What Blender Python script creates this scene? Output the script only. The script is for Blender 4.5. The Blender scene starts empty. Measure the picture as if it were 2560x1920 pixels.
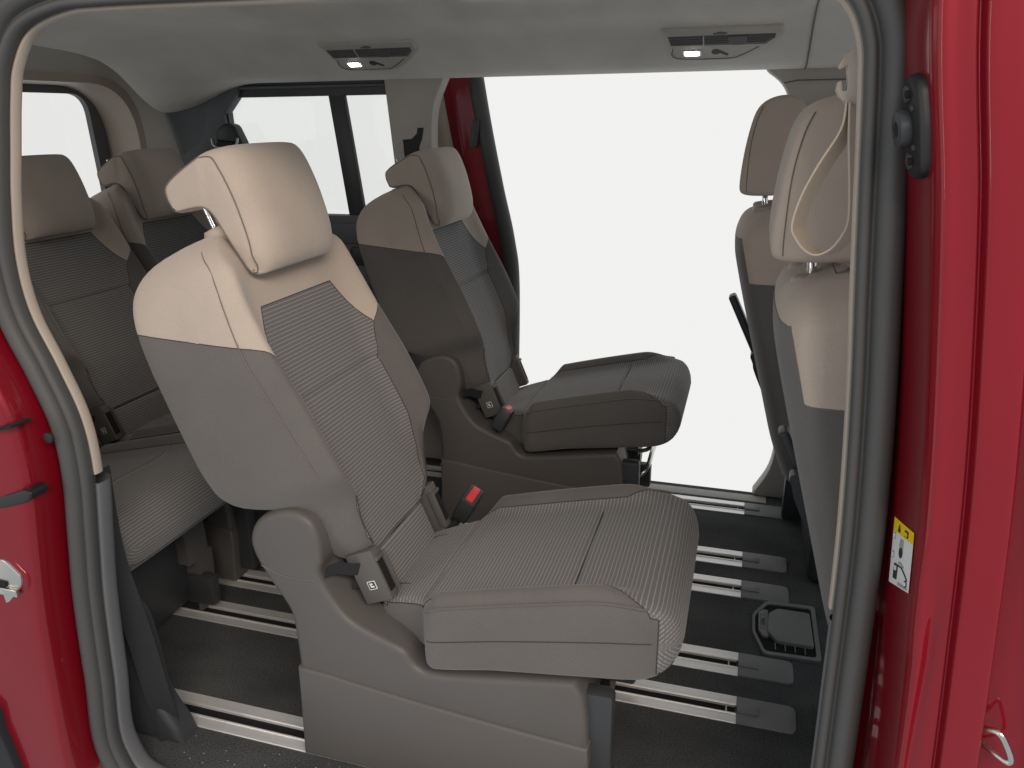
import bpy, bmesh, math, random
import numpy as np
from mathutils import Vector, Matrix
random.seed(4)
sc = bpy.context.scene
col = sc.collection
R_ = math.radians

# ------------------------------------------------------------------ camera
F_PX, YAW, PIT, ROL, CAM_H = 1957.7, .295, .3278, -.0115, 1.18
fw = Vector((-math.sin(YAW)*math.cos(PIT), math.cos(YAW)*math.cos(PIT), -math.sin(PIT)))
rt = fw.cross(Vector((0, 0, 1))).normalized(); up = rt.cross(fw)
r2 = rt*math.cos(ROL) + up*math.sin(ROL); u2 = -rt*math.sin(ROL) + up*math.cos(ROL)
cam = bpy.data.cameras.new('Camera'); camo = bpy.data.objects.new('Camera', cam); col.objects.link(camo)
cam.sensor_width = 36; cam.lens = F_PX/2560*36; cam.clip_start = .02; cam.clip_end = 200
m = Matrix((r2, u2, -fw)).transposed().to_4x4(); m.translation = (0, 0, CAM_H); camo.matrix_world = m
sc.camera = camo

# ------------------------------------------------------------------ world, lamps, exposure
w = bpy.data.worlds.new('World'); sc.world = w; w.use_nodes = True
bg = w.node_tree.nodes['Background']; bg.inputs['Color'].default_value = (.90, .97, 1.03, 1); bg.inputs['Strength'].default_value = .39
def area(name, loc, target, sx, sy, power, color):
    l = bpy.data.lights.new(name, 'AREA'); l.shape = 'RECTANGLE'; l.size = sx; l.size_y = sy; l.energy = power; l.color = color
    o = bpy.data.objects.new(name, l); col.objects.link(o); o.location = loc
    o.rotation_euler = (Vector(target) - Vector(loc)).to_track_quat('-Z', 'Y').to_euler()
    return o
area('added_ridge_light', (-2.9, -2.3, 1.5), (0, .9, .9), .16, 2.4, 15, (1, .93, .88))  # added strip light with no known source, for the pillar ridge highlight
area('hall_lamp', (1.5, -1.6, 2.9), (-.5, 1.2, .5), 3.0, .9, 92, (1, .86, .74))
vs = sc.view_settings; vs.view_transform = 'Standard'; vs.look = 'None'; vs.exposure = .45; vs.gamma = 1; vs.use_curve_mapping = False
sc.render.engine = 'CYCLES'
sc.cycles.max_bounces = 8; sc.cycles.diffuse_bounces = 5; sc.cycles.glossy_bounces = 4

# ------------------------------------------------------------------ materials
def mat(name, color, rough=.6, metal=0, spec=.5, coat=0, coat_rough=.05, sheen=0):
    mt = bpy.data.materials.new(name); mt.use_nodes = True
    p = mt.node_tree.nodes['Principled BSDF']
    p.inputs['Base Color'].default_value = (*color, 1); p.inputs['Roughness'].default_value = rough
    p.inputs['Metallic'].default_value = metal; p.inputs['Specular IOR Level'].default_value = spec
    p.inputs['Coat Weight'].default_value = coat; p.inputs['Coat Roughness'].default_value = coat_rough
    p.inputs['Sheen Weight'].default_value = sheen; p.inputs['Sheen Roughness'].default_value = .5
    return mt
def nd(mt, t, **kw):
    n = mt.node_tree.nodes.new(t)
    for k, v in kw.items():
        if k in n.inputs.keys(): n.inputs[k].default_value = v
        else: setattr(n, k, v)
    return n
def lk(mt, a, b): mt.node_tree.links.new(a, b)
def grain(mt, color, scale=900, amount=.12, bump=.15, dist=.0006, blotch=.06, bscale=6, coord='Object', stretch=None):
    """fine speckle + soft large variation on the colour and a fine bump"""
    p = mt.node_tree.nodes['Principled BSDF']
    tc = nd(mt, 'ShaderNodeTexCoord'); src = tc.outputs[coord]
    if stretch:
        mp = nd(mt, 'ShaderNodeMapping'); mp.inputs['Scale'].default_value = stretch; lk(mt, src, mp.inputs['Vector']); src = mp.outputs[0]
    n1 = nd(mt, 'ShaderNodeTexNoise', Scale=scale, Detail=2.0, Roughness=.6); lk(mt, src, n1.inputs['Vector'])
    n2 = nd(mt, 'ShaderNodeTexNoise', Scale=bscale, Detail=3.0, Roughness=.5); lk(mt, src, n2.inputs['Vector'])
    m1 = nd(mt, 'ShaderNodeMapRange'); m1.inputs[1].default_value = .25; m1.inputs[2].default_value = .75
    m1.inputs[3].default_value = 1-amount; m1.inputs[4].default_value = 1+amount; lk(mt, n1.outputs['Fac'], m1.inputs[0])
    m2 = nd(mt, 'ShaderNodeMapRange'); m2.inputs[1].default_value = .3; m2.inputs[2].default_value = .7
    m2.inputs[3].default_value = 1-blotch; m2.inputs[4].default_value = 1+blotch; lk(mt, n2.outputs['Fac'], m2.inputs[0])
    mu = nd(mt, 'ShaderNodeMath', operation='MULTIPLY'); lk(mt, m1.outputs[0], mu.inputs[0]); lk(mt, m2.outputs[0], mu.inputs[1])
    vm = nd(mt, 'ShaderNodeVectorMath', operation='SCALE'); vm.inputs[0].default_value = color; lk(mt, mu.outputs[0], vm.inputs['Scale'])
    lk(mt, vm.outputs[0], p.inputs['Base Color'])
    if bump:
        b = nd(mt, 'ShaderNodeBump', Strength=bump, Distance=dist); lk(mt, n1.outputs['Fac'], b.inputs['Height']); lk(mt, b.outputs[0], p.inputs['Normal'])
    return mt
def soft(mt, scale=16, dist=.0035, strength=.35):
    """slow unevenness of padded cloth, chained under the fine bump"""
    nt = mt.node_tree; tc = nd(mt, 'ShaderNodeTexCoord'); n = nd(mt, 'ShaderNodeTexNoise', Scale=float(scale), Detail=3., Roughness=.55, Distortion=.4); lk(mt, tc.outputs['Object'], n.inputs['Vector'])
    b = nd(mt, 'ShaderNodeBump', Strength=strength, Distance=dist); lk(mt, n.outputs['Fac'], b.inputs['Height'])
    for q in nt.nodes:
        if q.type == 'BUMP' and q is not b and not q.inputs['Normal'].is_linked: lk(mt, b.outputs[0], q.inputs['Normal'])
    return mt
def cloth(name, color, amount=.13): return soft(grain(mat(name, color, .95, spec=.2, sheen=.25), color, 750, amount*1.5, .5, .0009, .07, 7))
def plas(name, color, rough=.55, bump=.1): return grain(mat(name, color, rough, spec=.4), color, 1500, .05, bump, .0003, .04, 5)
def stripe(name, base, line, period):
    """woven cover: thin broken light rows across the seat (UV = metres)"""
    mt = mat(name, base, .93, spec=.2, sheen=.2); p = mt.node_tree.nodes['Principled BSDF']
    uv = nd(mt, 'ShaderNodeUVMap'); sx = nd(mt, 'ShaderNodeSeparateXYZ'); lk(mt, uv.outputs[0], sx.inputs[0])
    nz = nd(mt, 'ShaderNodeTexNoise', Scale=60., Detail=2.); lk(mt, uv.outputs[0], nz.inputs['Vector'])
    wob = nd(mt, 'ShaderNodeMath', operation='MULTIPLY_ADD'); wob.inputs[1].default_value = .0011; lk(mt, nz.outputs['Fac'], wob.inputs[0]); lk(mt, sx.outputs['Y'], wob.inputs[2])
    def wave(src, per):
        a = nd(mt, 'ShaderNodeMath', operation='MULTIPLY'); a.inputs[1].default_value = 2*math.pi/per; lk(mt, src, a.inputs[0])
        s = nd(mt, 'ShaderNodeMath', operation='SINE'); lk(mt, a.outputs[0], s.inputs[0]); return s.outputs[0]
    s1 = wave(wob.outputs[0], period)
    l1 = nd(mt, 'ShaderNodeMapRange'); l1.interpolation_type = 'SMOOTHSTEP'
    for i, v in zip((1, 2, 3, 4), (.45, 1.0, 0., 1.)): l1.inputs[i].default_value = v
    lk(mt, s1, l1.inputs[0])
    s2 = wave(sx.outputs['X'], .0034)
    l2 = nd(mt, 'ShaderNodeMapRange')
    for i, v in zip((1, 2, 3, 4), (-.6, .7, .35, 1.)): l2.inputs[i].default_value = v
    lk(mt, s2, l2.inputs[0])
    mu = nd(mt, 'ShaderNodeMath', operation='MULTIPLY'); lk(mt, l1.outputs[0], mu.inputs[0]); lk(mt, l2.outputs[0], mu.inputs[1])
    n3 = nd(mt, 'ShaderNodeTexNoise', Scale=700., Detail=2.); lk(mt, uv.outputs[0], n3.inputs['Vector'])
    m3 = nd(mt, 'ShaderNodeMapRange')
    for i, v in zip((1, 2, 3, 4), (.3, .7, .8, 1.2)): m3.inputs[i].default_value = v
    lk(mt, n3.outputs['Fac'], m3.inputs[0])
    mx = nd(mt, 'ShaderNodeMix', data_type='RGBA'); mx.inputs[6].default_value = (*base, 1); mx.inputs[7].default_value = (*line, 1); lk(mt, mu.outputs[0], mx.inputs[0])
    vm = nd(mt, 'ShaderNodeVectorMath', operation='SCALE'); lk(mt, mx.outputs[2], vm.inputs[0]); lk(mt, m3.outputs[0], vm.inputs['Scale'])
    lk(mt, vm.outputs[0], p.inputs['Base Color'])
    b = nd(mt, 'ShaderNodeBump', Strength=.5, Distance=.0012); lk(mt, l1.outputs[0], b.inputs['Height']); lk(mt, b.outputs[0], p.inputs['Normal'])
    return soft(mt)
M = {}
M['beige'] = cloth('beige_cloth', (.475, .403, .340), .07)
M['dark'] = cloth('graphite_cloth', (.133, .124, .117), .1)
M['stripe'] = stripe('striped_cloth', (.150, .145, .142), (.36, .35, .34), .0071)
M['seam'] = mat('seam_thread', (.055, .05, .047), .9)
M['seamb'] = mat('beige_thread', (.19, .165, .14), .9)
M['plastic'] = plas('grey_plastic', (.112, .104, .098), .5)
M['plastic2'] = plas('dark_plastic', (.048, .051, .055), .45)
M['trim'] = plas('light_trim', (.43, .37, .31), .5)
M['trimgrey'] = plas('grey_trim', (.46, .435, .395), .55)
M['trimdark'] = plas('charcoal_trim', (.135, .140, .148), .55)
M['head'] = cloth('headliner_cloth', (.63, .605, .555), .05)
M['black'] = mat('black_rubber', (.012, .012, .013), .5)
M['seal'] = plas('seal_rubber', (.075, .075, .074), .55, .3)
M['web'] = grain(mat('belt_webbing', (.02, .02, .022), .7), (.02, .021, .024), 1500, .3, .3, .0004)
M['webbeige'] = grain(mat('beige_webbing', (.46, .385, .305), .75), (.46, .385, .305), 1500, .1, .3, .0004)
M['chrome'] = mat('chrome', (.75, .75, .75), .09, 1)
M['steel'] = mat('zinc_steel', (.62, .60, .55), .3, 1)
M['void'] = mat('dark_void', (.006, .006, .006), .9)  # near-black: shade of openings put into the colour; black feet share it
M['button'] = mat('red_button', (.75, .055, .06), .35)
M['yellow'] = mat('yellow_print', (.85, .58, .01), .5)
M['white'] = mat('white_print', (.78, .79, .78), .45)
M['ink'] = mat('black_print', (.03, .03, .03), .6)
alu = mat('rail_aluminium', (.88, .87, .85), .42, .45); M['alu'] = grain(alu, (.88, .87, .85), 60, .08, .05, .0004, .08, 4, stretch=(.02, 12, 1))
red = mat('red_paint', (.30, .006, .016), .38, .2, .15, .75, .04); M['red'] = grain(red, (.225, .0035, .012), 2500, .12, 0, .001, .04, 3)
_p = red.node_tree.nodes['Principled BSDF']; _tc = nd(red, 'ShaderNodeTexCoord')
_n = nd(red, 'ShaderNodeTexNoise', Scale=180., Detail=2.); lk(red, _tc.outputs['Object'], _n.inputs['Vector']); _b = nd(red, 'ShaderNodeBump', Strength=.05, Distance=.001); lk(red, _n.outputs['Fac'], _b.inputs['Height']); lk(red, _b.outputs[0], _p.inputs['Coat Normal'])
_n2 = nd(red, 'ShaderNodeTexNoise', Scale=9., Detail=5., Roughness=.65); lk(red, _tc.outputs['Object'], _n2.inputs['Vector']); _m = nd(red, 'ShaderNodeMapRange')
for _i, _v in zip((1, 2, 3, 4), (.4, .75, .02, .16)): _m.inputs[_i].default_value = _v
lk(red, _n2.outputs['Fac'], _m.inputs[0]); lk(red, _m.outputs[0], _p.inputs['Coat Roughness'])
M['carpet'] = grain(mat('carpet', (.05, .05, .05), 1, spec=.1), (.094, .096, .098), 420, .55, 1, .004, .2, 9, stretch=(.55, 1, 1))
M['cover'] = plas('rail_cover_plastic', (.22, .22, .22), .6)
led = bpy.data.materials.new('led'); led.use_nodes = True
p_ = led.node_tree.nodes['Principled BSDF']; p_.inputs['Emission Color'].default_value = (1, 1, 1, 1); p_.inputs['Emission Strength'].default_value = 14; M['led'] = led
gl = bpy.data.materials.new('window_glass'); gl.use_nodes = True; nt = gl.node_tree; nt.nodes.clear()
o_ = nt.nodes.new('ShaderNodeOutputMaterial'); t_ = nt.nodes.new('ShaderNodeBsdfTransparent'); g_ = nt.nodes.new('ShaderNodeBsdfGlossy'); mx_ = nt.nodes.new('ShaderNodeMixShader')
t_.inputs[0].default_value = (.985, .99, .985, 1); g_.inputs['Roughness'].default_value = .02; mx_.inputs[0].default_value = .04
nt.links.new(t_.outputs[0], mx_.inputs[1]); nt.links.new(g_.outputs[0], mx_.inputs[2]); nt.links.new(mx_.outputs[0], o_.inputs[0]); M['glass'] = gl

# ------------------------------------------------------------------ helpers
def tag(o, label=None, cat=None, group=None, kind=None):
    for k, v in (('label', label), ('category', cat), ('group', group), ('kind', kind)):
        if v: o[k] = v
    return o
def empty(name, loc=(0, 0, 0), label=None, cat=None, group=None):
    o = bpy.data.objects.new(name, None); o.empty_display_size = .05; o.location = loc; col.objects.link(o); return tag(o, label, cat, group)
def link(name, me, mt, parent=None):
    o = bpy.data.objects.new(name, me); col.objects.link(o)
    if mt: me.materials.append(M[mt] if isinstance(mt, str) else mt)
    if parent: o.parent = parent
    return o
def mesh(name, V, Fc, mt, parent=None, smooth=True):
    me = bpy.data.meshes.new(name); me.from_pydata([tuple(v) for v in V], [], [tuple(f) for f in Fc]); me.update()
    bm = bmesh.new(); bm.from_mesh(me); bmesh.ops.recalc_face_normals(bm, faces=bm.faces); bm.to_mesh(me); bm.free()
    if smooth:
        for p in me.polygons: p.use_smooth = True
    return link(name, me, mt, parent)
def bmobj(name, bm, mt, parent=None, smooth=False, angle=None):
    me = bpy.data.meshes.new(name); bm.to_mesh(me); bm.free()
    if smooth or angle:
        for p in me.polygons: p.use_smooth = True
    if angle: me.set_sharp_from_angle(angle=R_(angle))
    return link(name, me, mt, parent)
def box(name, lo, hi, mt, parent=None, bev=.003, seg=2, mw=None):
    bm = bmesh.new(); bmesh.ops.create_cube(bm, size=1)
    lo, hi = Vector(lo), Vector(hi)
    for v in bm.verts: v.co = Vector([(lo[i]+hi[i])/2 + v.co[i]*(hi[i]-lo[i]) for i in range(3)])
    if bev: bmesh.ops.bevel(bm, geom=bm.edges[:], offset=bev, segments=seg, affect='EDGES', profile=.5)
    if mw: bm.transform(mw)
    return bmobj(name, bm, mt, parent, angle=40)
def catmull(P, n=6, closed=False):
    P = [np.array(p, float) for p in P]; N = len(P); out = []
    for i in range(N if closed else N-1):
        if closed: a, b, c, d = P[(i-1) % N], P[i], P[(i+1) % N], P[(i+2) % N]
        else: a, b, c, d = P[max(i-1, 0)], P[i], P[i+1], P[min(i+2, N-1)]
        for k in range(n):
            t = k/n
            out.append(.5*((2*b) + (c-a)*t + (2*a-5*b+4*c-d)*t*t + (3*b-a-3*c+d)*t**3))
    if not closed: out.append(P[-1])
    return out
def rounded(P, r, n=4):
    """2D polygon with rounded corners; r a number or list"""
    out = []; N = len(P)
    for i in range(N):
        p = np.array(P[i], float); a = np.array(P[i-1], float); b = np.array(P[(i+1) % N], float)
        ri = r[i] if isinstance(r, (list, tuple)) else r
        la, lb = np.linalg.norm(a-p), np.linalg.norm(b-p); ri = min(ri, la*.45, lb*.45)
        s, e = p+(a-p)/la*ri, p+(b-p)/lb*ri
        if ri <= 0: out.append(p); continue
        for k in range(n+1):
            t = k/n; out.append((1-t)**2*s + 2*t*(1-t)*p + t*t*e)
    return out
def plate(name, poly, frame, d0, d1, mt, parent=None, bev=.003, seg=2, both=False):
    """extruded polygon: frame=(origin,u,v,n); poly in (u,v); from depth d0 (back) to d1 (front, bevelled)"""
    o, u, v, n = [Vector(x) for x in frame]
    bm = bmesh.new()
    back = [bm.verts.new(o+u*p[0]+v*p[1]+n*d0) for p in poly]; front = [bm.verts.new(o+u*p[0]+v*p[1]+n*d1) for p in poly]
    N = len(poly); ff = bm.faces.new(front); fb = bm.faces.new(back[::-1])
    for i in range(N): bm.faces.new((back[i], back[(i+1) % N], front[(i+1) % N], front[i]))
    bmesh.ops.recalc_face_normals(bm, faces=bm.faces)
    if bev:
        ed = list(ff.edges) + (list(fb.edges) if both else [])
        bmesh.ops.bevel(bm, geom=ed, offset=bev, segments=seg, affect='EDGES', profile=.5)
    bmesh.ops.triangulate(bm, faces=[f for f in bm.faces if len(f.verts) > 4])
    return bmobj(name, bm, mt, parent, angle=35)
XZ = lambda y: ((0, y, 0), (1, 0, 0), (0, 0, 1), (0, -1, 0))          # plate facing the camera side
def tube_geo(path, rad, n=8, cap=True, flat=1.0, upv=None):
    P = [Vector(p) for p in path]; V = []; Fc = []; prev = None
    for i, p in enumerate(P):
        t = (P[min(i+1, len(P)-1)]-P[max(i-1, 0)]).normalized()
        if prev is None:
            ref = Vector(upv) if upv else (Vector((0, 0, 1)) if abs(t.z) < .9 else Vector((1, 0, 0)))
            a = (ref - t*ref.dot(t)).normalized()
        else: a = (prev - t*prev.dot(t)).normalized()
        prev = a; b = t.cross(a); r = rad[i] if isinstance(rad, (list, tuple)) else rad
        for k in range(n):
            th = 2*math.pi*k/n; V.append(p + a*math.cos(th)*r + b*math.sin(th)*r*flat)
    for i in range(len(P)-1):
        for k in range(n): Fc.append((i*n+k, i*n+(k+1) % n, (i+1)*n+(k+1) % n, (i+1)*n+k))
    if cap: Fc.append(tuple(range(n))[::-1]); Fc.append(tuple((len(P)-1)*n+k for k in range(n)))
    return V, Fc
def tube(name, path, rad, mt, parent=None, n=8, **k): return mesh(name, *tube_geo(path, rad, n, **k), mt, parent)
def tubes(name, paths, rad, mt, parent=None, n=5):
    V, Fc = [], []
    for p in paths:
        if len(p) < 2: continue
        v, f = tube_geo(p, rad, n); k = len(V); V += v; Fc += [tuple(i+k for i in q) for q in f]
    return mesh(name, V, Fc, mt, parent) if V else None
def ribbon(name, path, width_vecs, thick, mt, parent=None):
    """flat strap: path points, per-point half width vectors"""
    P = [Vector(p) for p in path]; V = []; Fc = []
    for i, p in enumerate(P):
        t = (P[min(i+1, len(P)-1)]-P[max(i-1, 0)]).normalized(); wv = Vector(width_vecs[i] if isinstance(width_vecs, list) else width_vecs)
        nn = t.cross(wv).normalized()*thick/2
        V += [p-wv-nn, p+wv-nn, p+wv+nn, p-wv+nn]
    for i in range(len(P)-1):
        for k in range(4): Fc.append((i*4+k, i*4+(k+1) % 4, i*4+4+(k+1) % 4, i*4+4+k))
    Fc += [(3, 2, 1, 0), tuple((len(P)-1)*4+k for k in range(4))]
    o = mesh(name, V, Fc, mt, parent); o.data.set_sharp_from_angle(angle=R_(50)); return o
def pchip(keys):
    xs = np.array([k[0] for k in keys], float); ys = np.array([k[1] for k in keys], float)
    h = np.diff(xs); dl = np.diff(ys)/h; d = np.zeros(len(xs))
    for i in range(1, len(xs)-1):
        if dl[i-1]*dl[i] > 0:
            w1, w2 = 2*h[i]+h[i-1], h[i]+2*h[i-1]; d[i] = (w1+w2)/(w1/dl[i-1]+w2/dl[i])
    d[0], d[-1] = dl[0], dl[-1]
    def f(x):
        x = min(max(x, xs[0]), xs[-1]); i = min(int(np.searchsorted(xs, x, 'right')-1), len(xs)-2); t = (x-xs[i])/h[i]
        return float(ys[i]*(1+2*t)*(1-t)**2 + h[i]*d[i]*t*(1-t)**2 + ys[i+1]*t*t*(3-2*t) + h[i]*d[i+1]*t*t*(t-1))
    return f
def sstep(a, b, x):
    t = min(max((x-a)/(b-a), 0), 1); return t*t*(3-2*t)
def loft_bm(rings, cap=True):
    bm = bmesh.new(); n = len(rings[0]); vv = [[bm.verts.new(tuple(p)) for p in r] for r in rings]
    for i in range(len(rings)-1):
        for k in range(n): bm.faces.new((vv[i][k], vv[i][(k+1) % n], vv[i+1][(k+1) % n], vv[i+1][k]))
    if cap:
        for ring in (vv[0], vv[-1]):
            c = bm.verts.new(sum((v.co for v in ring), Vector())/n)
            for k in range(n): bm.faces.new((ring[k], ring[(k+1) % n], c))
    bmesh.ops.recalc_face_normals(bm, faces=bm.faces)
    if bm.calc_volume(signed=True) < 0: bmesh.ops.reverse_faces(bm, faces=bm.faces[:])
    bm.normal_update(); return bm
def cut(bm, p0, p1, axis, sel):
    """cut the faces passing sel() with the plane through segment p0-p1 parallel to axis"""
    p0, p1 = Vector(p0), Vector(p1); d = p1-p0; no = d.cross(Vector(axis)).normalized(); L = d.length; d.normalize()
    fs = []
    for f in bm.faces:
        if not sel(f): continue
        a = [(v.co-p0).dot(d) for v in f.verts]; s = [(v.co-p0).dot(no) for v in f.verts]
        if max(a) > -.001 and min(a) < L+.001 and min(s) < 1e-5 < max(s)+2e-5: fs.append(f)
    if fs:
        g = set(fs)
        for f in fs: g.update(f.edges); g.update(f.verts)
        bmesh.ops.bisect_plane(bm, geom=list(g), dist=1e-5, plane_co=p0, plane_no=no)
def chain(edges):
    adj = {}
    for e in edges:
        a, b = e.verts; adj.setdefault(a, []).append(b); adj.setdefault(b, []).append(a)
    seen = set(); out = []
    def walk(a, b):
        L = [a, b]; seen.add(frozenset((a, b)))
        while len(adj[L[-1]]) == 2:
            nx = [q for q in adj[L[-1]] if frozenset((L[-1], q)) not in seen]
            if not nx: break
            seen.add(frozenset((L[-1], nx[0]))); L.append(nx[0])
        return L
    for v in list(adj):
        if len(adj[v]) != 2:
            for q in adj[v]:
                if frozenset((v, q)) not in seen: out.append(walk(v, q))
    for v in list(adj):
        for q in adj[v]:
            if frozenset((v, q)) not in seen: out.append(walk(v, q))
    return out
def zones(bm, classify, xf, uvf, spec, root, seam=None, groove=.0012):
    """split a shell into parts by classify(face); spec: class -> (name, material, parent key); seams follow the borders"""
    bm.normal_update(); bm.verts.index_update()
    cls = {f: classify(f) for f in bm.faces}
    be = [e for e in bm.edges if len(e.link_faces) == 2 and cls[e.link_faces[0]] != cls[e.link_faces[1]]]
    bv = set(v for e in be for v in e.verts); nrm = {v: v.normal.copy() for v in bm.verts}
    for v in bv: v.co = v.co - nrm[v]*groove
    R3 = xf.to_3x3(); objs = {}
    for c in spec:
        fs = [f for f in bm.faces if cls[f] == c]
        if not fs: continue
        idx = {}; V = []; Nn = []; UV = []; Fc = []
        for f in fs:
            q = []
            for v in f.verts:
                if v not in idx: idx[v] = len(V); V.append(xf @ v.co); Nn.append((R3 @ nrm[v]).normalized()); UV.append(uvf(v.co))
                q.append(idx[v])
            Fc.append(q)
        nm, mt, par = spec[c]
        me = bpy.data.meshes.new(nm); me.from_pydata(V, [], Fc); me.update()
        for p in me.polygons: p.use_smooth = True
        ul = me.uv_layers.new(name='UVMap')
        for lp in me.loops: ul.data[lp.index].uv = UV[lp.vertex_index]
        me.normals_split_custom_set_from_vertices(Nn)
        objs[c] = link(nm, me, mt, objs.get(par, root) if par else root)
    if seam:
        nm, mt, par, rad = seam
        for L in chain(be):
            if len(L) > 3: tube(nm, [xf @ (v.co+nrm[v]*(groove*.35)) for v in L], rad, mt, objs.get(par, root), 5)
    bm.free(); return objs
def copy_tree(o, parent=None):
    c = o.copy(); col.objects.link(c); c.parent = parent
    for ch in list(o.children): copy_tree(ch, c)
    return c

# ------------------------------------------------------------------ added white sheet beyond the van, glowing by itself as blank background
bdm = bpy.data.materials.new('glowing_backdrop'); bdm.use_nodes = True; nt = bdm.node_tree; nt.nodes.clear()
o_ = nt.nodes.new('ShaderNodeOutputMaterial'); e_ = nt.nodes.new('ShaderNodeEmission'); e_.inputs[0].default_value = (1, 1, .988, 1); e_.inputs[1].default_value = .648; nt.links.new(e_.outputs[0], o_.inputs[0])
bp_ = catmull([(-6.0, -2.5), (-6.2, .0), (-6.0, 3.5), (-4.6, 5.8), (-2, 6.6), (1, 6.7), (4, 6.6)], 6); Vb = []; Fb = []
for x, y in bp_: Vb += [(x, y, -3.2), (x, y, 4.6)]
for i in range(len(bp_)-1): Fb.append((2*i, 2*i+2, 2*i+3, 2*i+1))
tag(mesh('backdrop', Vb, Fb, bdm), 'plain white glowing sheet added as blank background', kind='structure')

# ------------------------------------------------------------------ floor with rails
RAILS = [1.0958, 1.4075, 1.5578, 1.8695, 2.0198, 2.3315]; RW = .041; XJ, XE = .055, .1733
def floor_sheet():
    SL = .0125                                                       # half slot width, the floor is open under each slot
    ys = [.93]
    for y in RAILS: ys += [y-RW, y+RW]
    ys.append(2.46)
    bm = bmesh.new(); xs = list(np.linspace(-2.3, 1.2, 60))
    strips = [(ys[i], ys[i+1], i % 2 == 0) for i in range(len(ys)-1)]
    for y0, y1, full in strips:
        segs = [(xs[0], xs[-1])] if full else [(XJ-.004, xs[-1])]
        for a, b in segs:
            n = max(2, int((b-a)/.06)); q = np.linspace(a, b, n)
            for i in range(n-1): bm.faces.new([bm.verts.new(p) for p in ((q[i], y0, 0), (q[i+1], y0, 0), (q[i+1], y1, 0), (q[i], y1, 0))])
    bmesh.ops.remove_doubles(bm, verts=bm.verts, dist=1e-5)
    # opening for the storage lid
    o = bmobj('floor', bm, 'carpet'); return tag(o, kind='structure')
floor = floor_sheet()
tag(floor, 'dark grey carpet floor with aluminium seat rails')
for y in RAILS:
    root = None
    bm = bmesh.new()
    def addbox(lo, hi, bev=.0008):
        b2 = bmesh.new(); bmesh.ops.create_cube(b2, size=1)
        for v in b2.verts: v.co = Vector([(lo[i]+hi[i])/2+v.co[i]*(hi[i]-lo[i]) for i in range(3)])
        if bev: bmesh.ops.bevel(b2, geom=b2.edges[:], offset=bev, segments=1, affect='EDGES')
        me = bpy.data.meshes.new('tmp'); b2.to_mesh(me); bm.from_mesh(me); b2.free(); bpy.data.meshes.remove(me)
    x0 = -2.28
    addbox((x0, y-RW, -.03), (XJ, y-.0125, .0025)); addbox((x0, y+.0125, -.03), (XJ, y+RW, .0025))
    addbox((x0, y-.017, .0025), (XJ-.001, y-.0125, .0045)); addbox((x0, y+.0125, .0025), (XJ-.001, y+.017, .0045))
    rail = bmobj('seat_rail', bm, 'alu', floor)
    box('slot', (x0, y-.0122, -.034), (XJ-.001, y+.0122, -.0035), 'void', rail, 0)  # solid near-black fill, its colour stands for the shade down the slot
    box('stop', (XJ-.022, y-.011, -.02), (XJ-.019, y+.011, -.0015), 'steel', rail, .0005)
    cv = plate('end_cover', rounded([(XJ, y-RW+.001), (XE, y-RW+.001), (XE, y+RW-.001), (XJ, y+RW-.001)], [0, .018, .018, 0]), ((0, 0, 0), (1, 0, 0), (0, 1, 0), (0, 0, 1)), -.01, .004, 'cover', rail, .002)
    box('guide', (XJ+.001, y-.0115, .003), (XJ+.044, y+.0115, .0075), 'cover', rail, .0012)

# storage lid marked PRESS
FR = ((0, 0, .001), (1, 0, 0), (0, 1, 0), (0, 0, 1))
pit_out = [(.084, 1.685), (.109, 1.605), (.236, 1.611), (.233, 1.83), (.118, 1.824), (.084, 1.759)]
pit_out = rounded(pit_out, .012)
cen = np.mean(np.array(pit_out), 0)
def scaled(P, k): return [cen+(np.array(p)-cen)*k for p in P]
def ring_plate(name, outer, inner, z0, z1, mt, parent):
    bm = bmesh.new(); n = len(outer)
    L = [[bm.verts.new((p[0], p[1], z)) for p in P] for P, z in ((outer, z0), (outer, z1), (inner, z1-.001), (inner, z0))]
    for a in range(3):
        for i in range(n): bm.faces.new((L[a][i], L[a][(i+1) % n], L[a+1][(i+1) % n], L[a+1][i]))
    bmesh.ops.recalc_face_normals(bm, faces=bm.faces); return bmobj(name, bm, mt, parent, angle=30)
hatch = ring_plate('hatch_frame', pit_out, scaled(pit_out, .89), -.002, .007, 'cover', floor)
plate('hatch_well', scaled(pit_out, .9), FR, -.001, .0012, 'void', hatch, 0)
lid = plate('hatch_lid', rounded([(.118, 1.69), (.14, 1.655), (.222, 1.655), (.219, 1.79), (.143, 1.79), (.122, 1.765)], .008), FR, .002, .011, 'cover', floor, .003)
btn = plate('lid_button', rounded([(.098, 1.692), (.108, 1.67), (.121, 1.67), (.121, 1.78), (.108, 1.78), (.098, 1.765)], .004), FR, .002, .008, 'cover', lid, .001)
ring_plate('button_rim', rounded([(.1025, 1.70), (.1135, 1.70), (.1135, 1.755), (.1025, 1.755)], .001), rounded([(.1035, 1.701), (.1125, 1.701), (.1125, 1.754), (.1035, 1.754)], .001), .0085, .0096, 'plastic2', lid)
def text(name, body, size, mt, mw, parent, ext=.0003):
    cu = bpy.data.curves.new(name, 'FONT'); cu.body = body; cu.size = size; cu.extrude = ext; cu.align_x = 'CENTER'; cu.align_y = 'CENTER'
    t = bpy.data.objects.new(name, cu); col.objects.link(t); dg = bpy.context.evaluated_depsgraph_get()
    me = bpy.data.meshes.new_from_object(t.evaluated_get(dg)); bpy.data.objects.remove(t); me.transform(mw)
    return link(name, me, mt, parent)
text('lettering', 'PRESS', .011, 'plastic2', Matrix.Translation((.108, 1.7275, .0094)) @ Matrix.Rotation(-math.pi/2, 4, 'Z'), lid)
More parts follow.
